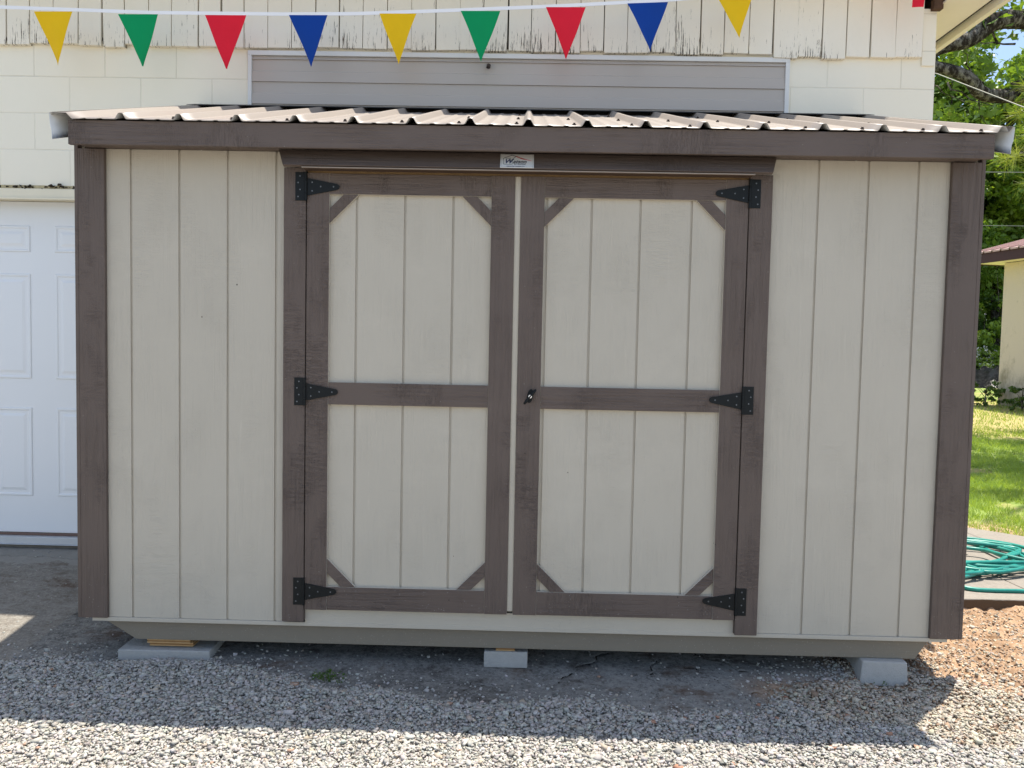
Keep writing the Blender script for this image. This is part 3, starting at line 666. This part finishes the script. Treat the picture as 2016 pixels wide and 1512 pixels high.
flags = [('yellow', -0.7944, -0.5867, 2.9261, -0.6688, 2.6464, 'yellow pennant nearest the left end of the cord'),
 ( 'green', -0.3404, -0.1265, 2.918, -0.2046, 2.6423, 'green pennant between the first yellow and first red ones'),
 ( 'red', 0.1268, 0.3478, 2.919, 0.2464, 2.6352, 'red pennant over the left side of the shed'),
 ( 'blue', 0.5758, 0.7816, 2.9251, 0.6964, 2.6555, 'blue pennant at the left end of the grey lap panel'),
 ( 'yellow', 1.0583, 1.2549, 2.9393, 1.1637, 2.6798, 'yellow pennant in front of the grey lap panel'),
 ( 'green', 1.49, 1.6998, 2.9586, 1.6025, 2.694, 'green pennant above the sign on the shed'),
 ( 'red', 1.941, 2.1508, 2.9839, 2.0525, 2.7143, 'red pennant between green and blue, right of the sign'),
 ( 'blue', 2.3697, 2.5836, 3.0123, 2.4944, 2.7599, 'blue pennant over the right side of the shed'),
 ( 'yellow', 2.836, 3.0265, 3.0569, 2.9606, 2.8319, 'yellow pennant near the right end of the grey panel'),
 ( 'green', 3.2485, 3.4512, 3.1917, 3.3599, 3.2271, None),
 ( 'red', 3.8262, 3.968, 3.1866, 3.889, 3.0092, 'red pennant folded against the building corner')]
for c, x0, x1, zt, xt, zt2, lab in flags:
    if lab is None: continue
    nb_ = 10; V = []; ph = random.uniform(0, 6); amp = random.uniform(.006, .014)
    for side_ in (0, .0006):
        for i in range(nb_+1):
            t = i/nb_; t_ = min(t, .985 if x0 < 3.5 else .6)
            for j in range(7):
                u = j/6; xx = (x0+(x1-x0)*u)*(1-t_)+xt*t_; zz = (zt+(cord_z(x1)-cord_z(x0))*(u-.5)*.8 if False else zt)*(1-t)+zt2*t
                zz += (u-.5)*(.01 if x0 > 2 else .002)*(1-t)
                V.append((xx+math.sin(t*3+ph)*.003*math.sin(math.pi*t), YC-.0022+side_-.004*t-amp*math.sin(u*3.1+ph)*math.sin(t*2.6)-.010*t*math.sin(ph), zz))
    nn = 7*(nb_+1); Fq = []
    for i in range(nb_):
        for j in range(6):
            a = i*7+j; Fq += [(a, a+7, a+8, a+1), (nn+a, nn+a+1, nn+a+8, nn+a+7)]
    o = fastmesh('pennant', V, Fq, FM[c], ps, smooth=True); o['label'] = lab

# ------------------------------------------------------------------ concrete slab (path) and hose at the right
m = Mat('slab_concrete'); big = m.noise(m.co(), 3, 6, .7)
m.col(m.mix(m.ramp(m.noise(m.co(), 40, 5, .8), [(.3, 0), (.7, 1)]), m.mix(big, (.15, .135, .12), (.26, .235, .205)), (.27, .245, .215))).rough(.9, .2); m.bump(m.noise(m.co(), 80, 4), .4, .004)
dz = m.math('LESS_THAN', m.math('ADD', m.xyz()[2], m.math('MULTIPLY', m.noise(m.co(), 14, 4), .012)), -.206)
src = m.b.inputs['Base Color'].links[0].from_socket; m.col(m.mix(dz, src, (.10, .07, .045)))
b = MB(); b.prism([(3.9, 1.175), (4.905, 1.185), (4.80, 3.35), (3.9, 3.5)], 2, -.32, -.206); b.prism([(4.911, 1.185), (7.6, 1.205), (7.6, 2.0), (6.2, 2.35), (5.5, 3.0), (5.1, 3.3), (4.806, 3.35)], 2, -.32, -.206)
tag(b.build('path', m.m, None, .006), kind='structure')
def catmull(P, per=8, closed=False):
    P = [Vector(p) for p in P]; out = []
    for i in range(1, len(P)-2):
        p0, p1, p2, p3 = P[i-1:i+3]
        for k in range(per):
            t = k/per; out.append(.5*((2*p1)+(-p0+p2)*t+(2*p0-5*p1+4*p2-p3)*t*t+(-p0+3*p1-3*p2+p3)*t**3))
    return out
def hose(loc, rad, loops, seed, tail=None, h0=0, squash=1):
    r_ = random.Random(seed); P = []; a = r_.uniform(0, 6); n_ = int(loops*9); cx, cy = loc
    for i in range(n_+3):
        rr = rad*(1+r_.uniform(-.30, .22)); a += 2*math.pi/9
        P.append((cx+rr*math.cos(a)+.05*math.sin(i*.37), cy+rr*squash*math.sin(a)+.05*math.cos(i*.29), -.194+h0+.010*min(i/9, 3.2)+r_.uniform(0, .016)))
    if tail: P += tail
    return P
P = hose((4.88, 2.05), .44, 6.5, 5, None, 0, .85) + hose((4.72, 1.95), .50, 1.6, 31, None, .03, .6) + hose((4.37, 1.63), .36, 3.4, 9, [(4.5, 1.36, -.19), (4.85, 1.31, -.194), (5.4, 1.34, -.194), (6.3, 1.5, -.194), (6.9, 1.55, -.194)], .004, .62)
m = Mat('green_rubber_hose'); m.col(m.mix(m.ramp(m.noise(m.co((1,1,1)), 5, 4, .7), [(.35, 0), (.7, 1)]), (.003, .16, .135), (.02, .27, .22))).rough(.35, .5)
b = MB().tube(catmull(P, 7), .0128, 8); tag(b.build('garden_hose', m.m, None, smooth=True), 'tangled teal green garden hose lying on the concrete right of the shed', 'hose')

# ------------------------------------------------------------------ plants
def leafmat(name, a, b, trans=.35):
    m = Mat(name); c = m.mix(m.noise(m.co(), 1.3, 4, .7), a, b); m.col(c).rough(.42, .45)
    tr = m.n.new('ShaderNodeBsdfTranslucent'); m.l.new(m.mix(1, c, (1.5, 1.4, .55), 'MULTIPLY'), tr.inputs[0])
    mixs = m.n.new('ShaderNodeMixShader'); mixs.inputs[0].default_value = trans
    m.l.new(m.b.outputs[0], mixs.inputs[1]); m.l.new(tr.outputs[0], mixs.inputs[2]); m.l.new(mixs.outputs[0], m.n['Material Output'].inputs[0]); return m.m
LF = [leafmat('maple_leaves', (.10, .19, .025), (.21, .33, .055)), leafmat('dark_leaves', (.035, .085, .014), (.11, .19, .035)), leafmat('yellow_green_leaves', (.14, .23, .022), (.25, .36, .06))]
m = Mat('grey_bark'); m.col(m.mix(m.ramp(m.noise(m.co((1, 1, .5)), 14, 6, .75), [(.47, 0), (.62, 1)]), (.035, .028, .022), (.26, .24, .20))).rough(.95, .1)
m.bump(m.noise(m.co((1, 1, .4)), 16, 6, .7), .9, .04); BARK = m.m
def leaves(centers, rad, per, size, R, flat=.6):
    n_ = len(centers)*per; c = np.repeat(np.asarray(centers), per, 0); rr = np.repeat(np.asarray(rad)*np.ones(len(centers)), per)
    d = R.normal(size=(n_, 3)); d /= np.linalg.norm(d, axis=1, keepdims=True); p = c + d*(rr*R.uniform(.25, 1, n_)**.6)[:, None]*np.array([1, 1, flat])
    nrm = R.normal(size=(n_, 3))+np.array([0, 0, .7]); nrm /= np.linalg.norm(nrm, axis=1, keepdims=True)
    a = np.cross(nrm, R.normal(size=(n_, 3))); a /= np.linalg.norm(a, axis=1, keepdims=True); bb = np.cross(nrm, a)
    s_ = size*R.uniform(.6, 1.4, n_)[:, None]
    fold = nrm*s_*.12
    V = np.stack([p-a*s_*.55, p+bb*s_*.30+fold, p+a*s_*.6, p-bb*s_*.30+fold], 1).reshape(-1, 3)
    return V, np.arange(len(V)).reshape(-1, 4)
def tree(name, label, loc, h, cr, ch0, mat, seed, ncl, per, size, group=None, trunk_r=.2, cat='tree', lean=(0, 0)):
    R = np.random.default_rng(seed); rr = random.Random(seed)
    t = thing(name, label, cat, loc, group); x, y, z = loc
    b = MB(); top = Vector((x+lean[0], y+lean[1], z+h*.85)); base_ = Vector((x, y, z-.1))
    ts = [base_.lerp(top, k/7)+Vector((rr.uniform(-.12, .12), rr.uniform(-.12, .12), 0))*(k > 0)*h*.06 for k in range(8)]
    b.tube(ts, [trunk_r*(1.25 if k == 0 else 1-.115*k) for k in range(8)], 8)
    cen = []
    for k in range(ncl):
        d = R.normal(size=3); d /= np.linalg.norm(d); q = R.uniform(.35, 1)**.5
        f = 1+.22*math.sin(d[0]*4+seed)+.15*math.sin(d[1]*5+d[2]*4)
        cz_ = z+ch0+(h-ch0)*.5; cen.append((x+lean[0]*.6+d[0]*cr*q*f, y+lean[1]*.6+d[1]*cr*q*f, cz_+d[2]*(h-ch0)*.5*q*f))
    for k in range(9):
        c_ = Vector(cen[rr.randrange(len(cen))]); s0 = ts[rr.randrange(2, 7)]; mid = (s0+c_)/2+Vector((0, 0, .1*h*rr.uniform(0, .5)))
        b.tube([s0, mid, c_], [trunk_r*.42, trunk_r*.25, trunk_r*.08], 6)
    b.build('trunk', BARK, t, smooth=True)
    V, Fq = leaves(cen, R.uniform(.5, 1.0, ncl)*cr*.24, per, size, R); fastmesh('crown', V, Fq, mat, t)
    return t
gzt = .14
far = [('maple_tree', 'tall leafy tree left of the others, just past the building corner', (20.4, 32, gzt), 16.2, 3.5, 3.0, 0, 11), ('maple_tree', 'tall bright green tree in the middle of the background', (24.2, 33.5, gzt), 15.2, 3.4, 3.0, 2, 12),
       ('maple_tree', 'dark green tree partly behind the maroon roof', (27.6, 32, gzt), 14.5, 3.6, 2.5, 1, 13), ('maple_tree', None, (16.8, 33, gzt), 14.5, 3.6, 3, 1, 14), ('maple_tree', None, (31.5, 33, gzt), 14.8, 3.7, 3, 0, 15),
       ('maple_tree', None, (12.8, 34, gzt), 14.2, 3.8, 3, 0, 16), ('maple_tree', None, (22.2, 37, gzt), 15.5, 4, 2, 1, 17), ('maple_tree', None, (26, 38, gzt), 15.6, 4, 2, 0, 18), ('maple_tree', None, (16.3, 38.5, gzt), 14.8, 4, 2, 0, 19)]
labs = ['tree seen over the ridge left of the tall ones', 'tree rising far behind the cream outbuilding', 'leftmost background tree, hidden behind the block building', 'shaded tree in the second row behind the bright green one', 'second row tree right of the shaded one', 'second row tree behind the tall leafy one at the corner']
k = 0
for nm, lab, loc, h_, cr_, c0, mi_, sd in far:
    if lab is None: lab = labs[k]; k += 1
    tree(nm, lab, loc, h_, cr_, c0, LF[mi_], sd, 250, 90, .25, 'trees beyond the lawn', .22)
bush = [((21.4, 29.6, gzt), 3.4, 1.7, 2, 'yellow green bush below the trees, beside the outbuilding wall'), ((22.6, 30.4, gzt), 4.8, 1.9, 0, 'tall green bush behind the yellow green one'), ((20.0, 30.6, gzt), 4.6, 1.9, 1, 'dark bush left of the yellow green bush'),
        ((24.6, 30.8, gzt), 4.2, 1.9, 1, 'dark bush hidden behind the outbuilding end'), ((18.2, 30.5, gzt), 4.0, 1.9, 0, 'green bush at the left of the row')]
for i, (loc, h_, cr_, mi_, lab) in enumerate(bush): tree('bush', lab, loc, h_, cr_, .1, LF[mi_], 40+i, 70, 75, .15, 'bushes under the background trees', .05, 'bush')
t = tree('flowering_shrub', 'low shrub with small white flowers in front of the bushes', (21.0, 28.3, gzt), 1.35, 1.5, .0, LF[2], 61, 60, 50, .09, None, .03, 'shrub')
R = np.random.default_rng(3); V, Fq = leaves(np.stack([R.uniform(19.6, 22.4, 60), R.uniform(27.2, 28.4, 60), R.uniform(.5, 1.5, 60)], -1), .14, 7, .07, R)
fastmesh('blossom', V, Fq, simple('white_petals', (.7, .68, .62), .7), t)
R = np.random.default_rng(99); nW = 900; wx = R.uniform(2, 75, nW); wz = R.uniform(0, 1, nW)**.8*9.5*(.75+.35*fbm(wx, wx*0, .12, 3, 4)); V, Fq = leaves(np.stack([wx, R.uniform(42, 48, nW), wz+.2], -1), R.uniform(.9, 1.8, nW), 80, .42, R, .9)
tag(fastmesh('woods', V, Fq, LF[1]), 'far dark wood closing the view behind the background trees', 'woods', kind='stuff')
# near oak: trunk out of frame to the right, two lichen-grey boughs reaching left
oak = thing('oak_tree', 'oak with thick bare grey boughs reaching in from the right above the lawn', 'tree', (10.6, 7.6, -.05))
b = MB(); b.tube([(10.6, 7.6, -.15), (10.55, 7.6, 1.2), (10.4, 7.5, 3.2), (10.3, 7.5, 4.8), (10.5, 7.7, 7.2), (10.4, 7.8, 9.5)], [.46, .36, .32, .29, .2, .1], 12)
b.tube(catmull([(10.6, 7.5, 4.2), (10.35, 7.5, 4.6), (9.4, 7.2, 5.45), (8.6, 7.0, 5.50), (8.05, 6.85, 5.47), (7.75, 6.83, 5.42), (7.45, 6.83, 5.20), (7.1, 6.83, 5.10), (6.5, 6.9, 4.85), (5.6, 6.9, 4.7), (5.0, 6.9, 4.75)], 5), np.linspace(.15, .07, 40), 10)
b.tube(catmull([(10.5, 7.5, 3.4), (10.35, 7.5, 3.7), (9.3, 7.4, 4.5), (8.5, 7.2, 4.62), (7.75, 6.95, 4.55), (7.45, 6.83, 4.72), (7.1, 6.83, 4.84), (6.6, 6.83, 4.90), (5.9, 6.83, 4.95), (5.3, 6.8, 5.0)], 5), np.linspace(.115, .055, 35), 9)
rr = random.Random(5)
for k in range(34):
    s0 = Vector((rr.uniform(6.6, 9), 6.95, rr.choice((5.2, 4.7)))); P = [s0]; d = Vector((rr.uniform(-1, 1), rr.uniform(-.6, .3), rr.uniform(-.8, .9)))
    for j in range(5): P.append(P[-1]+d*.16+Vector((rr.uniform(-.07, .07), rr.uniform(-.05, .05), rr.uniform(-.08, .06))))
    b.tube(P, [.016, .012, .009, .007, .005, .003], 5)
for k in range(10):
    s0 = Vector((10.4, 7.6, 5+k*.45)); e = s0+Vector((rr.uniform(-3, 3), rr.uniform(-3, 3), rr.uniform(.5, 2))); b.tube([s0, (s0+e)/2+Vector((0, 0, .3)), e], [.1, .06, .02], 6)
b.build('trunk', BARK, oak, smooth=True)
R = np.random.default_rng(21); cen = []
for k in range(170):
    d = R.normal(size=3); d /= np.linalg.norm(d); c_ = np.array([10.9, 8.4, 8.2])+d*np.array([3.6, 3.4, 2.2])*R.uniform(.4, 1)
    px = (c_[0]-1.864)/(c_[1]+3.17); pz = (c_[2]-1.19)/(c_[1]+3.17)
    if px < .66 and pz < .56: continue
    cen.append(c_)
cen += [np.array([7.9+.25*R.normal(), 6.9+.3*R.normal(), 5.62+.08*R.normal()]) for k in range(4)] + [np.array([7.5+.5*R.normal(), 7.2, 4.5+.3*R.normal()]) for k in range(9)]
V, Fq = leaves(cen, .42, 70, .11, R); fastmesh('crown', V, Fq, LF[0], oak)
# pine with long yellow-green needles
pine = thing('pine_tree', 'pine with long yellow green needle tufts hanging at the right edge', 'tree', (9.7, 5.3, -.12))
b = MB(); b.tube([(9.7, 5.3, -.2), (9.65, 5.3, 2.5), (9.7, 5.35, 5.2), (9.68, 5.35, 8)], [.2, .16, .11, .04], 10)
tips = []
br = [[(9.68, 5.3, 3.2), (8.7, 5.3, 3.35), (7.9, 5.3, 3.62), (7.35, 5.25, 3.45), (7.0, 5.2, 3.30)], [(9.68, 5.3, 3.9), (8.8, 5.4, 4.1), (8.0, 5.4, 4.15), (7.45, 5.4, 4.0)], [(9.68, 5.3, 2.7), (8.9, 5.2, 2.9), (8.0, 5.1, 3.1), (7.5, 5.1, 2.95)],
      [(9.7, 5.3, 4.8), (10.6, 5.0, 5.2), (11.2, 4.8, 5.2)], [(9.7, 5.3, 4.2), (10.4, 6.0, 4.5), (10.9, 6.5, 4.5)], [(9.7, 5.3, 5.8), (9.2, 4.6, 6.4), (9.0, 4.1, 6.4)]]
rr = random.Random(9)
for P in br:
    b.tube(P, list(np.linspace(.045, .014, len(P))), 6)
    for j in range(15):
        i = rr.randrange(1, len(P)-1) if len(P) > 2 else 0; s0 = Vector(P[i]).lerp(Vector(P[i+1]), rr.random()); e = s0+Vector((rr.uniform(-.35, .25), rr.uniform(-.3, .3), rr.uniform(-.16, .22))); b.tube([s0, e], [.009, .004], 4); tips.append(e)
    tips.append(Vector(P[-1]))
b.build('trunk', BARK, pine, smooth=True)
V = []; R = np.random.default_rng(8)
for e in tips:
    n_ = 70; d = R.normal(size=(n_, 3))+np.array([-.5, 0, .35]); d /= np.linalg.norm(d, axis=1, keepdims=True); ln = R.uniform(.13, .23, n_)[:, None]
    sd_ = np.cross(d, R.normal(size=(n_, 3))); sd_ /= np.linalg.norm(sd_, axis=1, keepdims=True); sd_ *= .0022
    p0 = np.array(e)+R.normal(size=(n_, 3))*.02; droop = np.array([0, 0, -.03]); V.append(np.stack([p0-sd_, p0+sd_, p0+d*ln+droop+sd_*.3, p0+d*ln+droop-sd_*.3], 1).reshape(-1, 3))
V = np.concatenate(V); fastmesh('needles', V, np.arange(len(V)).reshape(-1, 4), leafmat('pine_needles', (.20, .26, .035), (.34, .40, .09), .4), pine)

# lawn blades
R = np.random.default_rng(77); n_ = 90000; yy = 2.6+12.5*R.random(n_)**1.35; dep = yy+3.17
xx = 1.864+dep*R.uniform(.49, .76, n_)
keep = (np.interp(yy + .35*(xx-5) + (fbm(xx, yy, 3, 3, 44)-.5)*.5, [3.2, 3.8], [0, 1]) > R.random(n_)) & (fbm(xx, yy, 1.5, 3, 9) + R.normal(0, .05, n_) < .62) & ((yy < 9.3+R.normal(0, .6, n_)) | (R.random(n_) < .22))
xx, yy, dep = xx[keep], yy[keep], dep[keep]; n_ = len(xx); zz = height(xx, yy)
hh = R.uniform(.02, .05, n_)*(1+dep*.04); ww = .0022*(1+dep*.16); a = R.uniform(0, 6.28, n_); ln = R.normal(0, .5, (n_, 2))*hh[:, None]
V = np.stack([np.stack([xx-np.cos(a)*ww, yy-np.sin(a)*ww, zz-.003], -1), np.stack([xx+np.cos(a)*ww, yy+np.sin(a)*ww, zz-.003], -1), np.stack([xx+ln[:, 0], yy+ln[:, 1], zz+hh], -1)], 1).reshape(-1, 3)
g_ = fastmesh('grass', V, np.arange(len(V)).reshape(-1, 3), leafmat('grass_blades', (.21, .33, .06), (.36, .46, .13), .4))
tag(g_, 'short bright green lawn grass to the right of the shed', 'grass', kind='stuff')

# weeds by the gravel
def weed(loc, n_, s_, lab, seed):
    R = np.random.default_rng(seed); t = thing('weed', lab, 'weed', loc); V = []; x, y, z = loc
    cen = np.stack([x+R.normal(0, s_*.5, n_), y+R.normal(0, s_*.35, n_), z+R.uniform(.005, s_*.6, n_)], -1)
    V, Fq = leaves(cen, s_*.25, 7, s_*.15, R); fastmesh('leaves', V, Fq, LF[1], t)
    b = MB()
    for c_ in cen[:10]: b.tube([(x, y, z-.01), tuple(c_)], [.0015, .001], 4)
    b.build('stem', LF[2], t); return t
weed((1.08, -.10, -.205), 30, .065, 'small low weed in the shaded gravel near the middle block', 4)
weed((3.385, .01, -.212), 16, .05, 'green sprig growing at the foot of the right-hand concrete block', 6)

# ------------------------------------------------------------------ outbuilding on the right
ob = thing('outbuilding', 'cream walled outbuilding with a maroon metal roof at the right edge', 'building', (12.40, 13.9, .1))
A0 = Vector((12.40, 13.9, 0)); dv = Vector((.205, -.979, 0)); ev = Vector((.979, .205, 0))
def fr(s_, t_, z): return tuple(A0 + dv*s_ + ev*t_ + Vector((0, 0, z)))
def obox(b, s0, s1, t0, t1, z0, z1, mi=0):
    return b.add([fr(s0, t0, z0), fr(s1, t0, z0), fr(s1, t1, z0), fr(s0, t1, z0), fr(s0, t0, z1), fr(s1, t0, z1), fr(s1, t1, z1), fr(s0, t1, z1)], [(0,3,2,1),(4,5,6,7),(0,1,5,4),(1,2,6,5),(2,3,7,6),(3,0,4,7)], mi)
m = Mat('aged_cream_wall'); z = m.xyz()[2]; low = m.math('MAXIMUM', m.math('SUBTRACT', 1, m.math('MULTIPLY', z, .8)), 0)
st = m.ramp(m.math('ADD', m.noise(m.co((2, 2, 1)), 2, 6, .7), m.math('MULTIPLY', low, .28)), [(.58, 0), (.80, .75)])
m.col(m.mix(st, (.60, .53, .44), (.20, .18, .12))).rough(.85, .2); m.bump(m.noise(m.co(), 30, 4), .3, .01)
zw = 3.22; b = MB()
obox(b, 0, 8.5, 0, 6, -.3, zw); b.build('wall', m.m, ob)
b = MB(); obox(b, -.42, 8.9, -.42, 0, 3.232, 3.25); obox(b, -.42, -.001, 0, 6.4, 3.232, 3.25); b.build('soffit', M['cream'], ob)
maroon = simple('maroon_fascia', (.045, .010, .012), .5, .4); b = MB(); obox(b, -.46, 8.95, -.46, -.421, 3.215, 3.45); obox(b, -.46, -.421, -.42, 6.45, 3.215, 3.45); b.build('fascia', maroon, ob)
m = Mat('maroon_roof_metal'); m.col(m.mix(m.noise(m.co(), 6), (.42, .27, .25), (.52, .36, .33))).rough(.38, .6)
b = MB(); s_ = -.50; rise = lambda t_: 3.46+(t_+.5)*.27
k = 0
while s_ < 8.9:
    for a0, a1, hh_ in ((0, .19, 0), (.19, .23, .03)):
        z0, z1 = rise(-.5)+hh_, rise(3)+hh_
        b.add([fr(s_+a0, -.5, z0), fr(s_+a1, -.5, z0), fr(s_+a1, 3, z1), fr(s_+a0, 3, z1), fr(s_+a0, 6.5, z0), fr(s_+a1, 6.5, z0), fr(s_+a0, -.5, z0-.035), fr(s_+a1, -.5, z0-.035), fr(s_+a0, 3, z1-.035), fr(s_+a1, 3, z1-.035)],
              [(0, 3, 2, 1), (3, 4, 5, 2), (0, 1, 7, 6), (0, 6, 8, 3), (1, 2, 9, 7)])
    s_ += .23
b.build('roof', m.m, ob)
for i, (s_, lab) in enumerate(((.15, 'dark low shrub at the far corner of the outbuilding'), (1.1, 'shrub against the outbuilding wall, nearer than the corner one'), (2.2, 'shrub against the outbuilding wall at the frame edge'))):
    px, py, _ = fr(s_, -.45, 0); tree('shrub', lab, (px, py, float(height(np.array([px]), np.array([py]))[0])), .62-.05*i, .38, .0, LF[1], 80+i, 26, 36, .055, 'shrubs along the outbuilding wall', .02, 'shrub')
# black plastic heap and the road behind
heap = []; R = np.random.default_rng(15); nu, nv = 56, 26; V = []
for i in range(nu+1):
    for j in range(nv+1):
        u = i/nu*2-1; v = j/nv*2-1; hh_ = max(0, 1-u*u)**.5*max(0, 1-v*v)**.6
        V.append((17.6+u*1.7, 22.2+v*.8, gzt-.02+.62*hh_))
V = np.array(V); V[:, 2] += (fbm(V[:, 0], V[:, 1], 3.2, 4, 5)-.5)*.62*(V[:, 2] > gzt+.05); Fq = [(i*(nv+1)+j, (i+1)*(nv+1)+j, (i+1)*(nv+1)+j+1, i*(nv+1)+j+1) for i in range(nu) for j in range(nv)]
m = Mat('black_plastic'); m.col((.006, .007, .008)).rough(.16, .35); m.bump(m.noise(m.co((1, 1, 2.2)), 3.5, 5, .6, 2.0), 1, .30)
tag(fastmesh('plastic_sheet', V, Fq, m.m), 'heap covered by glossy black plastic sheet on the grass beyond the outbuilding', 'plastic sheet')
b = MB().box(4, 70, 24.6, 27.2, gzt-.02, gzt+.006+.01); tag(b.build('road', simple('grey_road', (.10, .10, .11), .85, .2)), kind='structure')
# wires
def cable(pts, r_, lab, col): tag(MB().tube(pts, r_, 5).build('cable', simple('cable_'+('pale' if col else 'dark'), (.30, .29, .22) if col else (.10, .12, .10), .6)), lab, 'cable')
cable([(5.86, -.6, 1.08), (5.97, 3.33, 3.25), (6.02, 4.83, 4.05), (6.09, 6.85, 5.0)], .0045, 'pale slanting wire running from the bough down to the right', 1)
zc = lambda x, z0: z0+.004*(x-16)**2*.3
cable([(x, 16.83, 5.88+.012*(x-14)+.0012*(x-16)**2) for x in np.linspace(2, 34, 20)], .012, 'upper thin cable crossing the trees right of the shed', 0)
cable([(x, 16.83, 4.52+.008*(x-14)+.0012*(x-16)**2) for x in np.linspace(2, 34, 20)], .009, 'lower thin cable just above the maroon roof', 0)
